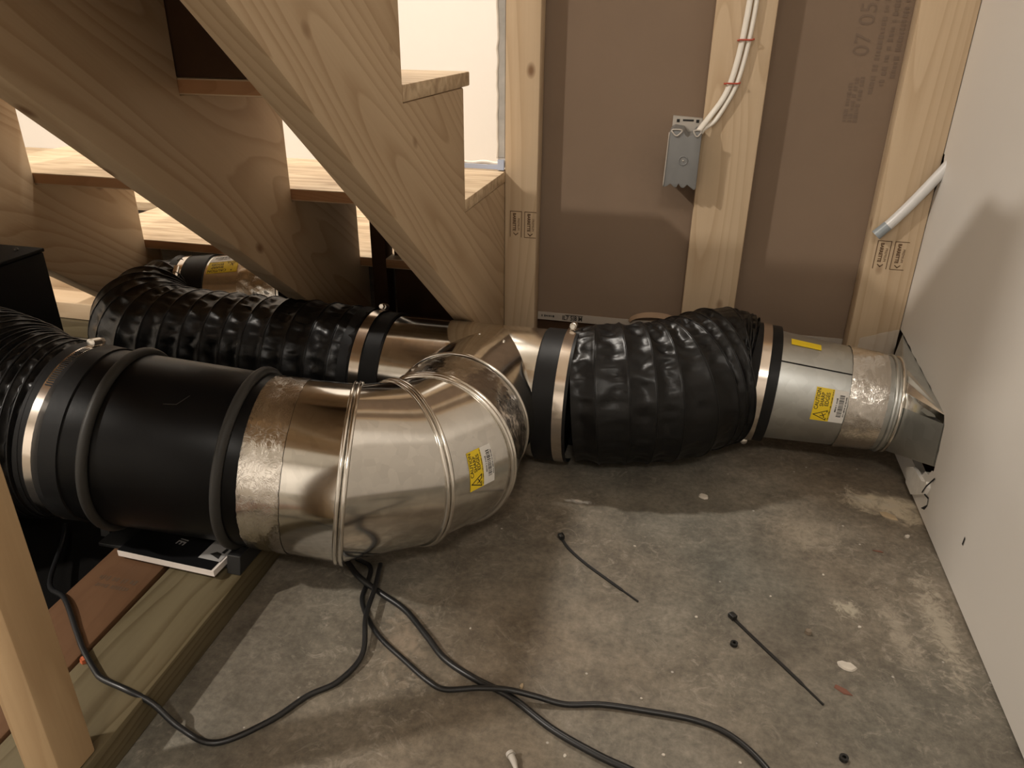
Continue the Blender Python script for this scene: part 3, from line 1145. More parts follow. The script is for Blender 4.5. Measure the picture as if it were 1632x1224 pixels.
for k, (px, py, pz) in enumerate(((-0.300, 1.060, 0.2065), (-0.335, 1.035, 0.190), (-0.258, 1.045, 0.2040))):
    bm = bmesh.new()
    bmesh.ops.create_icosphere(bm, subdivisions=2, radius=0.0026)
    ax = V((R1c.x + (R1c - V((-0.272, 1.09, TZ))).normalized().x * 0, 0, 0))
    q = V((px, py, pz))
    # put each rivet on the collar's skin
    d0 = (R1c - V((-0.272, 1.09, 0.1045))).normalized()
    foot = V((-0.272, 1.09, 0.1045)) + d0 * (q - V((-0.272, 1.09, 0.1045))).dot(d0)
    q = foot + (q - foot).normalized() * TR
    from_bm('rivet', bm, 'galv_bright', tee, smooth=True, loc=q)

# adjustable elbow: rigid gores turned on beaded seams
elbow = thing('duct_elbow', 'shiny adjustable galvanized elbow with yellow caution sticker in front of tee', 'duct fitting', (-0.33, 0.78, 0.04))


def gore(name, a, b, k=5, **kw):
    (c0, d0, r0), (c1, d1, r1) = a, b
    st = []
    u0, w0 = frame_of(d0)
    A = circle(c0, d0, r0, 96)
    B = circle(c1, d1, r1, 96)
    rings = [[p.lerp(q, t / k) for p, q in zip(A, B)] for t in range(k + 1)]
    vs, fs = skin(rings)
    return mesh(name, vs, fs, 'galv', elbow, smooth=True)


gore('gore', (R1c + R1d * 0.004, R1d, TR - 0.0005), (R2c, R2d, ER))
gore('gore', (R2c, R2d, ER), (R3c, R3d, ER + 0.001))
gore('gore', (R3c, R3d, ER + 0.001), (R4c, R4d, ER + 0.001))
gore('gore', (R4c, R4d, ER + 0.001), (R5c + V((-0.02, 0, 0)), R5d, ER))
for c, d, r in ((R2c, R2d, ER), (R3c, R3d, ER + 0.001), (R4c, R4d, ER + 0.001)):
    bead('seam_bead', c - d * 0.003, d, r + 0.0012, 0.0030, 'galv_bright', elbow)
    bead('seam_bead', c + d * 0.0036, d, r + 0.0008, 0.0026, 'galv_bright', elbow)
foil_wrap('foil_tape', ((R1c.lerp(R2c, 0.08), R1d, TR + 0.0006), (R1c.lerp(R2c, 0.9), R1d.lerp(R2d, 0.9), ER)), elbow, 0.0032, seed=2.0)
foil_wrap('foil_tape', ((R5c.lerp(R4c, 0.42), R5d.lerp(R4d, 0.4), ER + 0.0006), (R5c + V((-0.003, 0, 0)), R5d, ER + 0.0008)), elbow, 0.0010, seed=5.0)
# caution sticker on the gore that faces the room: follows that gore's own skin


def gore_point(a, b, t, ang, lift):
    (c0, d0, r0), (c1, d1, r1) = a, b
    out = []
    for c, d, r in ((c0, d0, r0), (c1, d1, r1)):
        u, w = frame_of(d)
        out.append(V(c) + (u * math.cos(ang) + w * math.sin(ang)) * (r + lift))
    return out[0].lerp(out[1], t)


GA, GB = (R2c, R2d, ER), (R3c, R3d, ER + 0.001)


caution_label(elbow, lambda u, v, lift=0.0: gore_point(GB, GA, 0.30 + u / 0.105, -0.02 + v / ER, lift), 0.040, 0.050)


# right black hose
RF = 0.1135
fx = thing('flexible_duct', 'short black corrugated hose in mid picture, puckered and glossy on top', 'hose', (-0.02, 1.12, 0))
rb = [0, 0.13, 0.26, 0.38, 0.49, 0.59, 0.685, 0.77, 0.845, 0.905, 0.95, 0.98, 1.0]
o, info = flex_duct('sleeve', [(-0.150, 1.090, 0.1065), (-0.085, 1.098, 0.1125), (-0.005, 1.122, 0.1165), (0.040, 1.155, 0.123), (0.074, 1.178, 0.1275), (0.092, 1.1835, 0.1265), (0.108, 1.183, 0.1240)], RF, 'flex', fx, ribs=rb, seed=3.0, sag=0.0046, wrinkle=0.0046,
                    grow=lambda s: 0.945 + 0.055 * min(1, s * 6) - 0.085 * max(0, (s - 0.88) / 0.12))
for c, d, r in info[1:-1]:
    bead('wire_rib', c, d, r - 0.0004, 0.0012, 'flex', fx, n=96, k=6)
tube('cuff', [(V((-0.202, 1.088, TZ)), X1, TR + 0.0012), (V((-0.200, 1.088, TZ)), X1, TR + 0.003), (V((-0.172, 1.088, TZ)), X1, TR + 0.0028), (V((-0.148, 1.0895, 0.106)), X1, TR + 0.004)], 'cuff', fx)
PA, PB = V((0.120, 1.183, 0.1225)), V((0.339, 1.175, 0.110))
PD = (PB - PA).normalized()
PR0, PR1 = 0.0905, 0.0725
tube('cuff', [(PA - PD * 0.008, PD, PR0 + 0.012), (PA, PD, PR0 + 0.0062), (PA + PD * 0.016, PD, PR0 + 0.0040), (PA + PD * 0.036, PD, PR0 + 0.0045), (PA + PD * 0.037, PD, PR0 + 0.002)], 'cuff', fx)
hose_clamp('steel hose clamp at left end of short hose, beside the tee', (-0.1605, 1.089, 0.105), X1, TR + 0.0035, 0.0155, 1.35)
hose_clamp('steel hose clamp at right end of short hose, next to caution pipe', PA + PD * 0.0135, PD, PR0 + 0.0052, 0.0135, -1.72, screw_len=0.024)

# straight pipe to the boot
pipe = thing('duct_pipe', 'dull galvanized pipe with yellow stickers running into the right wall', 'duct pipe', (0.25, 1.21, 0))
tube('pipe_wall', [(PA - PD * 0.005, PD, PR0), (PA, PD, PR0), (PA + PD * 0.2, PD, PR1 + 0.003), (PB - PD * 0.004, PD, PR1 + 0.0005)], 'galv_dull', pipe, n=96)
# longitudinal lock seam
sf = on_tube(PA, PD, PR0, 0.84, 0.036, PR1 + 0.003)
vs, fs = [], []
for i in range(25):
    u = 0.115 * i / 24
    rloc = 0.0
    for v in (0.0, 0.0022):
        vs.append(sf(u, v, 0.0006))
for i in range(24):
    fs.append((2 * i, 2 * i + 1, 2 * i + 3, 2 * i + 2))
mesh('lock_seam', vs, fs, 'cuff', pipe)
foil_wrap('foil_tape', ((PA + PD * 0.142, PD, PR0 + (PR1 + 0.003 - PR0) * 0.71 + 0.0006), (PA + PD * 0.197, PD, PR1 + 0.0042)), pipe, 0.0016, seed=9.0)
yf = on_tube(PA, PD, PR0, 1.27, 0.050, PR1 + 0.003)
vs = [yf(0.045 * i / 6, 0.016 * j / 4, 0.0008) for j in range(5) for i in range(7)]
fs = [(j * 7 + i, j * 7 + i + 1, (j + 1) * 7 + i + 1, (j + 1) * 7 + i) for j in range(4) for i in range(6)]
yo = mesh('blank_sticker', vs, fs, 'yellow', pipe, smooth=True)
yo['label'] = 'plain yellow sticker on top'
cf = on_tube(PA, PD, PR0, -0.12, 0.094, PR1 + 0.003)
caution_label(pipe, cf, 0.047, 0.057)

# boot: round collar turning into a flat box that enters the wall
boot = thing('wall_boot', 'galvanized round-to-flat duct boot pushed through the torn wall opening', 'duct fitting', (0.36, 1.2, 0.04))
bead('collar_bead', PB - PD * 0.012, PD, PR1 + 0.002, 0.0035, 'galv_dull', boot)
bead('collar_bead', PB - PD * 0.003, PD, PR1 + 0.002, 0.0028, 'galv_bright', boot)
BX0, BX1 = 0.352, 0.440
by0, by1, bz0, bz1 = 1.052, 1.335, 0.062, 0.155
tube('collar', [(PB - PD * 0.022, PD, PR1 + 0.0012), (PB, PD, PR1 + 0.0012)], 'galv_dull', boot, n=96)
# transition shell: four corner cones and four flat faces
ring = circle(PB, PD, PR1, 64)
cx, cy, cz = PB
front = [p for p in ring]


def ring_pt(ang):
    # ang measured from -Y towards up
    side = V((PD.y, -PD.x, 0)).normalized()
    if side.y > 0:
        side = -side
    up = PD.cross(side)
    if up.z < 0:
        up = -up
    return PB + (side * math.cos(ang) + up * math.sin(ang)) * PR1


corners = {'ft': V((XR + 0.002, by0, bz1 + 0.0045)), 'bt': V((XR + 0.002, by1, bz1 + 0.0165)), 'bb': V((XR + 0.002, by1, bz0)), 'fb': V((XR + 0.002, by0 - 0.008, bz0 + 0.018))}
order = ['ft', 'bt', 'bb', 'fb']
vs, fs = [], []
for q, nm in enumerate(order):
    a0 = q * PI / 2
    i0 = len(vs)
    vs.append(corners[nm])
    for k in range(9):
        vs.append(ring_pt(a0 + PI / 2 * k / 8))
    for k in range(8):
        fs.append((i0, i0 + 1 + k, i0 + 2 + k))
    nxt = corners[order[(q + 1) % 4]]
    j = len(vs)
    vs += [corners[nm], ring_pt(a0 + PI / 2), nxt]
    fs.append((j, j + 1, j + 2))
bm = bmesh.new()
bvs = [bm.verts.new(v) for v in vs]
for f in fs:
    bm.faces.new([bvs[i] for i in f])
bmesh.ops.remove_doubles(bm, verts=bm.verts[:], dist=0.0001)
from_bm('transition', bm, 'galv_dull', boot, smooth=True, sharp=0.35)
cs = [corners[n_] for n_ in order]
vs = [V((XR + 0.002, c.y, c.z)) for c in cs] + [V((BX1, c.y, c.z)) for c in cs]
mesh('flat_duct', vs, [(0, 1, 5, 4), (1, 2, 6, 5), (2, 3, 7, 6), (3, 0, 4, 7)], 'galv_dull', boot)
# folded bright lip over the front corner
lipA, lipB = ring_pt(0.62), corners['ft']
lipC = ring_pt(0.22)
vs = [ring_pt(0.95) + V((0, -0.0005, 0.001)), corners['ft'] + V((-0.001, 0.012, 0.0015)), corners['ft'] + V((-0.001, -0.003, -0.013)), ring_pt(0.40) + V((0, -0.002, 0.0)), ring_pt(0.70) + V((0, -0.004, 0.002)), corners['ft'] + V((-0.001, -0.003, 0.000))]
mesh('folded_lip', vs, [(0, 1, 5, 4), (4, 5, 2, 3)], 'galv', boot)

# left black hose with its U-turn
fl2 = thing('flexible_duct', 'long black corrugated hose behind the fan, curving away at its left end', 'hose', (-0.75, 1.1, 0))
o, info = flex_duct('sleeve', [(-0.500, 1.090, 0.108), (-0.60, 1.090, 0.112), (-0.72, 1.092, 0.112), (-0.84, 1.097, 0.110), (-0.93, 1.118, 0.109), (-0.992, 1.175, 0.109), (-1.000, 1.240, 0.110), (-0.975, 1.278, 0.111)], 0.1075, 'flex', fl2, nrib=17, seed=8.0, sag=0.0055, wrinkle=0.0045, n=110, per_rib=10)
for c, d, r in info[1:-1]:
    bead('wire_rib', c, d, r - 0.0004, 0.0012, 'flex', fl2, n=80, k=6)
tube('cuff', [(V((-0.515, 1.09, 0.107)), X1, TR + 0.006), (V((-0.50, 1.09, TZ)), X1, TR + 0.004), (V((-0.472, 1.09, TZ)), X1, TR + 0.0028), (V((-0.452, 1.09, TZ)), X1, TR + 0.0035), (V((-0.449, 1.09, TZ)), X1, TR + 0.001)], 'cuff', fl2)
UD = V((0.94, 0.22, 0.10)).normalized()
UC = V((-0.970, 1.281, 0.1115))
tube('cuff', [(UC - UD * 0.01, UD, 0.108), (UC, UD, 0.1045), (UC + UD * 0.062, UD, 0.1035), (UC + UD * 0.063, UD, 0.101)], 'cuff', fl2)
hose_clamp('steel hose clamp on the long hose, left of the tee', (-0.487, 1.09, 0.1045), X1, TR + 0.0042, 0.0165, 1.2)
hose_clamp('small steel hose clamp on the hose bend under the stairs', UC + UD * 0.012, UD, 0.1046, 0.012, 2.1)
stub = thing('duct_stub', 'foil-taped steel duct end with caution sticker behind the long hose', 'duct pipe', UC + UD * 0.1)
tube('pipe_wall', [(UC + UD * 0.02, UD, 0.1005), (UC + UD * 0.12, UD, 0.1005), (UC + UD * 0.21, UD, 0.099)], 'galv_bright', stub, n=80)
foil_wrap('foil_tape', ((UC + UD * 0.13, UD, 0.101), (UC + UD * 0.205, UD, 0.1015)), stub, 0.006, seed=14.0)
sfn = on_tube(UC, UD, 0.1005, 0.98, 0.066)
caution_label(stub, lambda u, v, lift=0.0: sfn(0.062 - v, u, lift), 0.058, 0.060)

# ================================================================== INLINE FAN
fan = thing('inline_fan', 'matte black inline duct fan with two grey rubber rings, standing on the plank', 'fan', (-0.58, 0.70, 0.0385))
FR = 0.1065
tube('housing', [(R5c, R5d, ER + 0.0015), (R6c, R6d, FR), (R7c, R7d, FR), (R7c + R7d * 0.03, R7d, FR), (R7c + R7d * 0.032, R7d, FR - 0.004)], 'blackmetal', fan, n=96)
for c, d in ((R6c, R6d), (R7c, R7d)):
    bead('rubber_ring', c, d, FR + 0.002, 0.0062, 'rubber', fan, k=14)
lf = on_tube(R7c, -R7d, FR, 1.02, 0.072)
p = Print2D()
p.line([(0.0, 0.0), (0.014, 0.002), (0.0235, 0.016)], 0.0010)
p.lay('check_mark', lambda u, v: lf(u, v, 0.0006), 'rubber', fan)
box('mount_plate', -0.69, -0.496, 0.642, 0.80, 0.0388, 0.0440, 'blackplastic', fan, 0.001)
from_bm('mount_foot', prism_bm([(0.634, 0.0386), (0.692, 0.0386), (0.692, 0.052), (0.676, 0.062), (0.640, 0.0625)], 'x', -0.502, -0.484, 0.001), 'blackplastic', fan)
from_bm('mount_foot', prism_bm([(0.660, 0.0386), (0.72, 0.0386), (0.72, 0.066), (0.69, 0.070), (0.664, 0.060)], 'x', -0.702, -0.688, 0.001), 'blackplastic', fan)
bm = bmesh.new()
bmesh.ops.create_uvsphere(bm, u_segments=14, v_segments=8, radius=0.006)
from_bm('mount_screw', bm, 'screwsteel', fan, smooth=True, loc=(-0.697, 0.660, 0.060))

# booklet lying on the fan's mounting plate
bk = thing('booklet', 'white-paged booklet with black cover lying under the fan', 'book', (-0.575, 0.68, 0.0442))
brot = Matrix.Rotation(-0.045, 3, 'Z')
BO = V((-0.575, 0.672, 0.0442))


def bkp(u, v, w):
    return BO + brot @ V((u, v, 0)) + V((0, 0, w))


def bbox_(name, u0, u1, v0, v1, w0, w1, m):
    c = [bkp(u, v, w) for w in (w0, w1) for u, v in ((u0, v0), (u1, v0), (u1, v1), (u0, v1))]
    return mesh(name, c, [(3, 2, 1, 0), (4, 5, 6, 7), (0, 1, 5, 4), (1, 2, 6, 5), (2, 3, 7, 6), (3, 0, 4, 7)], m, bk)


bbox_('pages', -0.069, 0.069, -0.050, 0.055, 0.0004, 0.0086, 'paper')
cv = bbox_('cover', -0.069, 0.0655, -0.0495, 0.055, 0.0087, 0.0092, 'bookcover')
p = Print2D()
p.quad(0.036, -0.034, 0.0665, 0.004)
p.lay('cover_badge', lambda u, v: bkp(u, v, 0.0095), 'bookprint', bk)
p = Print2D()
p.poly([(0.046, -0.024), (0.062, -0.030), (0.060, -0.020), (0.052, -0.018)])
p.poly([(0.058, -0.018), (0.063, -0.019), (0.064, -0.006), (0.060, -0.005)])
p.lay('badge_mark', lambda u, v: bkp(u, v, 0.0097), 'ink', bk)
p = Print2D()
p.text('IE', -0.003, -0.013, 0.017, -PI / 2 - 0.1, 1.0, 0.0002)
p.lay('cover_print', lambda u, v: bkp(u, v, 0.0095), 'bookprint', bk)

# front-left hose from the fan to the black box
fl3 = thing('flexible_duct', 'tightly gathered black hose at left edge joining the fan to the black box', 'hose', (-0.82, 0.69, 0.05))
FD = V((1, 0.12, -0.1)).normalized()
tube('cuff', [(R8c + R8d * 0.02, R8d, FR + 0.006), (R8c, R8d, FR + 0.0035), (R7c + R7d * 0.05, R7d, FR + 0.003), (R7c + R7d * 0.03, R7d, FR + 0.002), (R7c + R7d * 0.029, R7d, FR - 0.001)], 'cuff', fl3)
rb = [i / 14 for i in range(15)]
o, info = flex_duct('sleeve', [R8c + R8d * 0.016, (-0.80, 0.690, 0.180), (-0.85, 0.695, 0.190), (-0.897, 0.70, 0.198)], 0.122, 'flex', fl3, ribs=rb, seed=21.0, sag=0.006, wrinkle=0.004,
                    grow=lambda s: 0.92 + 0.11 * min(1, s * 1.6))
for c, d, r in info[1:-1]:
    bead('wire_rib', c, d, r - 0.0004, 0.0012, 'flex', fl3, n=80, k=6)
hose_clamp('slotted steel hose clamp at left edge, on the fan inlet', R8c + R8d * 0.002, R8d, FR + 0.0038, 0.0125, PI - 1.30, slots=(1.70, 1.02, 24))
tp = on_tube(R8c, -R8d, FR + 0.004, 1.02, 0.004)
vs = []
for j in range(9):
    for i in range(9):
        vs.append(tp(0.040 * i / 8, 0.034 * j / 8, 0.0012 + 0.002 * abs(noise.noise(V((i * 0.7, j * 0.7, 0))))))
fs = [(j * 9 + i, j * 9 + i + 1, (j + 1) * 9 + i + 1, (j + 1) * 9 + i) for j in range(8) for i in range(8)]
to = mesh('tape_scrap', vs, fs, 'cuff', fl3, smooth=True)

layer = from_bm('dark_layer', box_bm(-0.900, -0.676, 0.25, 1.02, 0.0002, 0.005, 0.001), 'blackbox')  # thin dark layer covering the concrete beside the reddish board
tag(layer, 'thin dark mat on the floor left of the reddish board', 'layer')
# black box
bx = thing('filter_box', 'tall plain black metal box at left edge under the stairs', 'box', (-1.08, 0.7, 0))
box('casing', -1.28, -0.905, 0.50, 0.886, 0.0, 0.341, 'blackbox', bx, 0.002)
box('lid', -1.282, -0.9035, 0.498, 0.8875, 0.3415, 0.347, 'blackbox', bx, 0.0015)
bm = bmesh.new()
bmesh.ops.create_uvsphere(bm, u_segments=12, v_segments=6, radius=0.003)
from_bm('lid_screw', bm, 'blackplastic', bx, smooth=True, loc=(-0.93, 0.866, 0.3475))

# ================================================================== WALL ITEMS
eb = thing('electrical_box', 'grey plastic electrical box on the brown wall beside the middle stud', 'electrical box', (-0.022, 1.34, 0.40))
zz = [(-0.0500, 0.402), (-0.0440, 0.4035), (-0.0385, 0.408), (-0.0330, 0.4035), (-0.0285, 0.402), (-0.0250, 0.4085), (-0.0205, 0.4025), (-0.0160, 0.402), (-0.0110, 0.4075), (-0.0055, 0.4035), (0.0000, 0.3995), (0.0035, 0.4015)]
top = [(0.0035, 0.489), (-0.0005, 0.4925), (-0.0065, 0.4925), (-0.0105, 0.486), (-0.0185, 0.483), (-0.0225, 0.4865), (-0.0260, 0.493), (-0.0420, 0.4950), (-0.0475, 0.4905)]
from_bm('box_shell', prism_bm(zz + top, 'y', 1.305, 1.372, 0.0012), 'greyplastic', eb, smooth=True, sharp=0.5)
from_bm('box_flange', prism_bm([(-0.047, 0.44), (0.002, 0.44), (0.0022, 0.505), (-0.0465, 0.508)], 'y', 1.373, 1.3835), 'greyplastic_light', eb)
pr = Print2D()
pr.quad(-0.040, 0.498, -0.035, 0.503)
pr.quad(-0.030, 0.5, -0.012, 0.503)
pr.quad(-0.008, 0.498, -0.003, 0.503)
pr.lay('flange_slots', lambda u, v: V((u, 1.3725, v)), 'darkhole', eb)
for ox in (-0.036, -0.0035):
    s_ = 1 if ox < -0.02 else 0.75
    cable('knockout_tab', [V((ox - 0.0085 * s_, 1.304, 0.4915)), V((ox, 1.303, 0.4845)), V((ox + 0.0085 * s_, 1.304, 0.4915))], 0.0013, 'greyplastic_light', eb, n=8, per=6)
    cable('knockout_tab', [V((ox - 0.0085 * s_, 1.304, 0.4915)), V((ox - 0.006 * s_, 1.304, 0.494)), V((ox + 0.006 * s_, 1.304, 0.494)), V((ox + 0.0085 * s_, 1.304, 0.4915))], 0.0012, 'greyplastic_light', eb, n=8, per=6)
cable('edge_rib', [V((-0.0478, 1.3045, 0.4895)), V((-0.0488, 1.3045, 0.45)), V((-0.0500, 1.3045, 0.4035))], 0.0009, 'greyplastic_light', eb, n=8, per=6)
bead('dimple_ring', V((-0.0215, 1.3048, 0.446)), V((0, 1, 0)), 0.0068, 0.0011, 'greyplastic', eb, n=32, k=8)
bm = bmesh.new()
bmesh.ops.create_uvsphere(bm, u_segments=12, v_segments=8, radius=0.0016)
from_bm('dimple_pin', bm, 'greyplastic_light', eb, smooth=True, loc=(-0.0215, 1.3045, 0.446))

yc = YW - 0.0085
c1 = cable('electrical_cable', [(-0.0050, 1.309, 0.486), (0.0000, 1.320, 0.495), (0.0140, yc, 0.514), (0.0290, yc, 0.538), (0.0385, yc, 0.563), (0.0455, yc, 0.600), (0.0500, yc, 0.645), (0.0525, yc, 0.70), (0.0530, yc, 0.80), (0.052, yc, 1.0), (0.052, yc, 2.398)], 0.0049, 'cable_white', None, n=12, squash=0.7)
tag(c1, 'white electrical cable entering the grey box, left one of two on stud', 'cable')
c2 = cable('electrical_cable', [(0.0015, 1.328, 0.487), (0.0060, 1.330, 0.494), (0.0215, yc + 0.001, 0.506), (0.0365, yc + 0.001, 0.533), (0.0480, yc + 0.001, 0.561), (0.0558, yc + 0.001, 0.602), (0.0605, yc + 0.001, 0.65), (0.0625, yc + 0.001, 0.70), (0.0640, yc + 0.001, 0.80), (0.0635, yc + 0.001, 1.0), (0.0635, yc + 0.001, 2.398)], 0.0049, 'cable_white', None, n=12, squash=0.7)
tag(c2, 'white electrical cable on the middle stud, right one of two', 'cable')
for (x, z, lab) in ((0.042, 0.5635, 'lower red cable staple on the middle stud'), (0.0545, 0.6265, 'upper red cable staple on the middle stud')):
    s_ = cable('cable_staple', [(x - 0.0125, YW - 0.0005, z - 0.001), (x - 0.0120, yc - 0.0045, z - 0.001), (x - 0.0085, yc - 0.0062, z), (x + 0.0065, yc - 0.0062, z), (x + 0.0108, yc - 0.0045, z + 0.001), (x + 0.0112, YW - 0.0005, z + 0.001)], 0.0013, 'staple', None, n=8, per=5)
    tag(s_, lab, 'staple', 'red cable staples on the stud')

tb = thing('plastic_tube', 'milky plastic tube with grey cut end poking out of the right wall', 'tube', (0.3, 1.335, 0.34))
pts = [V((0.300, 1.3335, 0.3385)), V((0.3185, 1.334, 0.3595)), V((0.340, 1.333, 0.390)), V((0.362, 1.331, 0.425)), V((0.384, 1.329, 0.462)), V((0.410, 1.327, 0.51))]
cable('tube_wall', pts, 0.0083, 'pexwhite', tb, n=18, caps=False)
d0 = (pts[1] - pts[0]).normalized()
tube('tube_end', [(pts[0] + d0 * 0.022, d0, 0.0085), (pts[0] - d0 * 0.001, d0, 0.0089), (pts[0] - d0 * 0.001, d0, 0.0066), (pts[0] + d0 * 0.012, d0, 0.0066)], 'pexgrey', tb, n=20)
tube('bore', [(pts[0] - d0 * 0.0013, d0, 0.0088), (pts[0] - d0 * 0.0013, d0, 0.0002)], 'darkhole', tb, n=20)

# clear film stapled low on the right stud
vs = []
for j in range(9):
    for i in range(11):
        x = 0.312 + 0.060 * i / 10
        z = 0.128 + 0.048 * j / 8 * (0.55 + 0.45 * i / 10)
        y = YW - 0.002 - 0.007 * abs(noise.noise(V((i * 0.55, j * 0.6, 1.3))))
        vs.append((x, y, z))
fs = [(j * 11 + i, j * 11 + i + 1, (j + 1) * 11 + i + 1, (j + 1) * 11 + i) for j in range(8) for i in range(10)]
fo = mesh('plastic_scrap', vs, fs, 'film', None, smooth=True)
tag(fo, 'crinkled clear plastic scrap at the foot of the right stud', 'plastic film')
# torn curl of brown paper at the foot of the middle bay
vs, fs = [], []
for i in range(17):
    a = PI * i / 16
    cx_, cz_ = -0.042 - 0.052 * math.cos(a), 0.132 + 0.022 * math.sin(a)
    vs += [(cx_, YB - 0.003, cz_), (cx_ * 0.92 - 0.003, YB - 0.012, 0.132 + 0.014 * math.sin(a))]
for i in range(16):
    fs.append((2 * i, 2 * i + 1, 2 * i + 3, 2 * i + 2))
cu_ = mesh('torn_paper_curl', vs, fs, 'tornbrown', None, smooth=True)
tag(cu_, 'curled torn brown paper at the wall foot behind the short hose', 'paper')

# ================================================================== ON THE FLOOR
cr_ = 0.0031
k1 = cable('power_cord', [(-0.800, 0.700, 0.010), (-0.765, 0.660, 0.020), (-0.706, 0.575, 0.030), (-0.655, 0.545, 0.0435), (-0.607, 0.507, 0.0428), (-0.578, 0.484, 0.0425), (-0.545, 0.462, 0.0418), (-0.530, 0.455, 0.0415), (-0.497, 0.449, 0.0410), (-0.470, 0.4485, 0.030), (-0.440, 0.444, 0.010), (-0.400, 0.4415, cr_), (-0.362, 0.477, cr_), (-0.339, 0.516, cr_), (-0.316, 0.542, cr_), (-0.305, 0.582, 0.006), (-0.322, 0.632, 0.012), (-0.331, 0.680, 0.012), (-0.340, 0.722, 0.016)], cr_, 'cord')
tag(k1, 'thin black cord looping over the plank to the lower left', 'cord')
k2 = cable('power_cord', [(-0.405, 0.765, cr_), (-0.385, 0.742, cr_), (-0.358, 0.728, cr_), (-0.349, 0.698, cr_), (-0.343, 0.668, cr_), (-0.322, 0.638, cr_), (-0.295, 0.612, cr_), (-0.258, 0.588, cr_), (-0.222, 0.566, cr_), (-0.200, 0.5595, cr_), (-0.165, 0.5655, 0.008), (-0.135, 0.568, 0.0112), (-0.105, 0.569, 0.0085), (-0.072, 0.571, cr_), (-0.034, 0.580, cr_), (0.015, 0.583, cr_), (0.062, 0.583, cr_), (0.098, 0.572, cr_), (0.130, 0.542, cr_), (0.150, 0.500, cr_)], cr_, 'cord')
tag(k2, 'black cord bending along the floor to the bottom edge, right one of two', 'cord')
cr2 = 0.0038
k3 = cable('power_cord', [(-0.420, 0.750, cr2), (-0.398, 0.737, cr2), (-0.362, 0.700, 0.010), (-0.325, 0.682, 0.006), (-0.284, 0.662, cr2), (-0.245, 0.628, cr2), (-0.214, 0.600, cr2), (-0.175, 0.581, cr2), (-0.130, 0.566, cr2), (-0.080, 0.537, cr2), (-0.030, 0.5175, cr2), (0.010, 0.506, cr2), (0.06, 0.485, cr2)], cr2, 'cord')
tag(k3, 'thicker black cord crossing under the other to the bottom centre', 'cord')


def zip_tie(pts, label):
    t = thing('zip_tie', label, 'zip tie', pts[0], 'loose zip ties on the concrete')
    path = catmull(pts, 10)
    T = tangents(path)
    rings = []
    for i, (p_, t_) in enumerate(zip(path, T)):
        s_ = V((-t_.y, t_.x, 0)).normalized()
        w_ = 0.0020 * (1 if i < len(path) - 6 else 0.55)
        h_ = 0.0012
        q = V((p_.x, p_.y, 0))
        rings.append([q - s_ * w_ + V((0, 0, 0.0004)), q + s_ * w_ + V((0, 0, 0.0004)), q + s_ * w_ + V((0, 0, 0.0004 + h_)), q - s_ * w_ + V((0, 0, 0.0004 + h_))])
    vs, fs = skin(rings, True)
    mesh('strap', vs, fs, 'blackplastic', t)
    h = V(pts[0])
    ang = math.atan2(T[0].y, T[0].x)
    bm = box_bm(-0.0055, 0.0035, -0.0038, 0.0038, 0.0003, 0.0062, 0.0008)
    from_bm('head', bm, 'blackplastic', t, smooth=True, sharp=0.6, loc=(h.x, h.y, 0), rot=Matrix.Rotation(ang, 3, 'Z'))
    return t


zip_tie([(-0.126, 0.853, 0), (-0.112, 0.832, 0), (-0.085, 0.806, 0), (-0.050, 0.779, 0), (-0.011, 0.7495, 0)], 'black zip tie on concrete, the one nearer the elbow, slightly bent')
zip_tie([(0.103, 0.7485, 0), (0.130, 0.715, 0), (0.160, 0.679, 0), (0.193, 0.638, 0)], 'black zip tie on concrete, the straight one nearer the right wall')


def chip(name, loc, rx_, ry_, h, m, label, cat, seed, rot=0.0, k=9):
    r = random.Random(seed)
    bm = bmesh.new()
    bot = [bm.verts.new((rx_ * math.cos(2 * PI * i / k) * r.uniform(0.8, 1.1), ry_ * math.sin(2 * PI * i / k) * r.uniform(0.8, 1.1), 0.0003)) for i in range(k)]
    top = [bm.verts.new((v.co.x * 0.86, v.co.y * 0.86, h * r.uniform(0.75, 1.05))) for v in bot]
    bm.faces.new(list(reversed(bot)))
    bm.faces.new(top)
    for i in range(k):
        bm.faces.new([bot[i], bot[(i + 1) % k], top[(i + 1) % k], top[i]])
    o = from_bm(name, bm, m, None, loc=loc, rot=Matrix.Rotation(rot, 3, 'Z'))
    return tag(o, label, cat)


def nut(loc, label):
    vs, fs = skin([circle(V((0, 0, z)), V((0, 0, 1)), r, 12) for z, r in ((0.0003, 0.0038), (0.0003, 0.0044), (0.004, 0.0044), (0.004, 0.002), (0.0006, 0.002))], False)
    o = mesh('rubber_grommet', vs, fs, 'blackplastic', None, smooth=True, sharp=0.6, loc=loc)
    return tag(o, label, 'grommet', 'small black grommets on the floor')


nut((0.103, 0.704, 0), 'tiny black grommet on the floor beside the straight zip tie')
nut((0.204, 0.5735, 0), 'tiny black grommet on the floor at the bottom edge')
chip('plaster_disc', (0.226, 0.701, 0), 0.0115, 0.0075, 0.0022, 'stone', 'flat oval whitish plaster flake on floor right of the zip tie', 'debris', 1, -0.3, 14)
chip('reddish_scrap', (0.216, 0.664, 0), 0.0105, 0.0048, 0.0014, 'redscrap', 'reddish brown scrap on floor below the whitish flake', 'debris', 2, -0.5, 5)
chip('pebble', (0.189, 0.745, 0), 0.0045, 0.0042, 0.0055, 'pebble', 'small brown pebble on floor above the whitish flake', 'debris', 3)
chip('plaster_chip', (0.066, 1.006, 0), 0.0078, 0.006, 0.004, 'stone', 'whitish plaster chip on floor in front of the short hose', 'debris', 4)
chip('plaster_chip', (0.346, 0.975, 0), 0.0035, 0.003, 0.003, 'stone', 'tiny whitish chip on floor near the right wall', 'debris', 5)
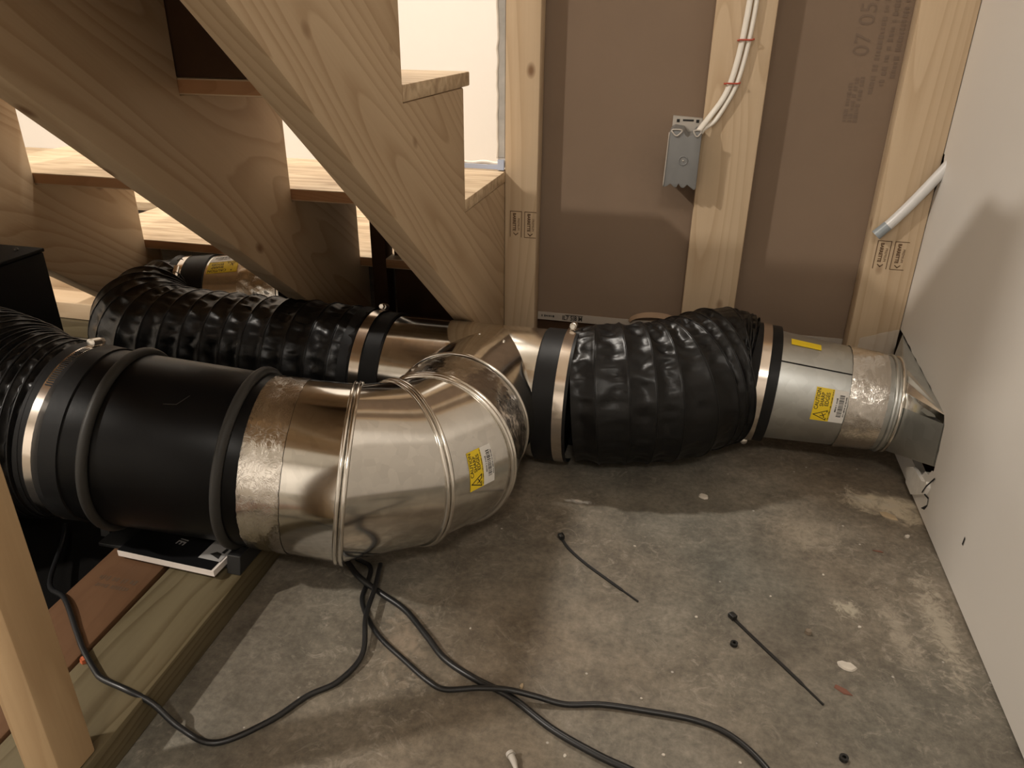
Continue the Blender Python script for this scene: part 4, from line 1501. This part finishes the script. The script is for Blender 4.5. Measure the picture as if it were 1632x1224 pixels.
chip('plaster_chip', (-0.118, 0.949, 0), 0.006, 0.0022, 0.0015, 'stone', 'thin white sliver on floor right of the elbow', 'debris', 6)
chip('paper_scrap', (0.330, 1.022, 0), 0.016, 0.007, 0.003, 'tanpaper', 'tan folded paper scrap in the dust by the right wall', 'debris', 7, -0.6, 6)
chip('wood_sliver', (0.300, 0.93, 0), 0.0075, 0.0013, 0.0016, 'redscrap', 'short reddish sliver on floor near the right wall', 'debris', 8, -0.1, 6)
chip('wood_crumb', (-0.122, 0.585, 0), 0.0022, 0.0038, 0.003, 'tanpaper', 'tan wood crumb on floor above the crossing cords', 'debris', 9, 0.0, 6)
chip('orange_crumb', (-0.568, 0.474, 0.0378), 0.0055, 0.0050, 0.0055, 'orange', 'small orange crumb on the plank beside the thin cord', 'debris', 10, 0.4, 7)
an = thing('wall_anchor', 'grey plastic anchor lying on floor at bottom centre', 'anchor', (-0.108, 0.493, 0))
tube('shank', [(V((-0.1125, 0.4965, 0.004)), V((0.6, -0.8, -0.05)), 0.0036), (V((-0.1085, 0.491, 0.004)), V((0.6, -0.8, -0.05)), 0.0033), (V((-0.1045, 0.484, 0.003)), V((0.6, -0.8, -0.05)), 0.002)], 'greyplastic_light', an, n=12, caps=True)
tube('head', [(V((-0.1145, 0.499, 0.0048)), V((0.6, -0.8, -0.05)), 0.0045), (V((-0.1125, 0.4965, 0.0045)), V((0.6, -0.8, -0.05)), 0.0047)], 'greyplastic_light', an, n=14, caps=True)
rr = random.Random(5)
for (x, y, where) in ((-0.062, 0.512, 'right of the grey anchor at the bottom'), (0.060, 0.74, 'left of the straight zip tie head'), (0.032, 0.536, 'between the two cords at bottom right'),
                      (0.150, 0.80, 'beyond the brown pebble, towards the hose'), (0.25, 0.77, 'between the pebble and the right wall'), (-0.025, 0.86, 'right of the bent zip tie'),
                      (0.005, 0.60, 'just beyond the long right-hand cord'), (0.105, 0.545, 'left of the bottom grommet'), (-0.20, 0.655, 'near the elbow and the thicker cord'), (0.22, 0.86, 'in front of the caution pipe')):
    chip('plaster_crumb', (x, y, 0), rr.uniform(0.0014, 0.0024), rr.uniform(0.0012, 0.002), 0.0016, 'stone', 'tiny whitish plaster crumb ' + where, 'debris', int(x * 9999) + 77, 0, 6)['group'] = 'tiny plaster crumbs scattered on the concrete'
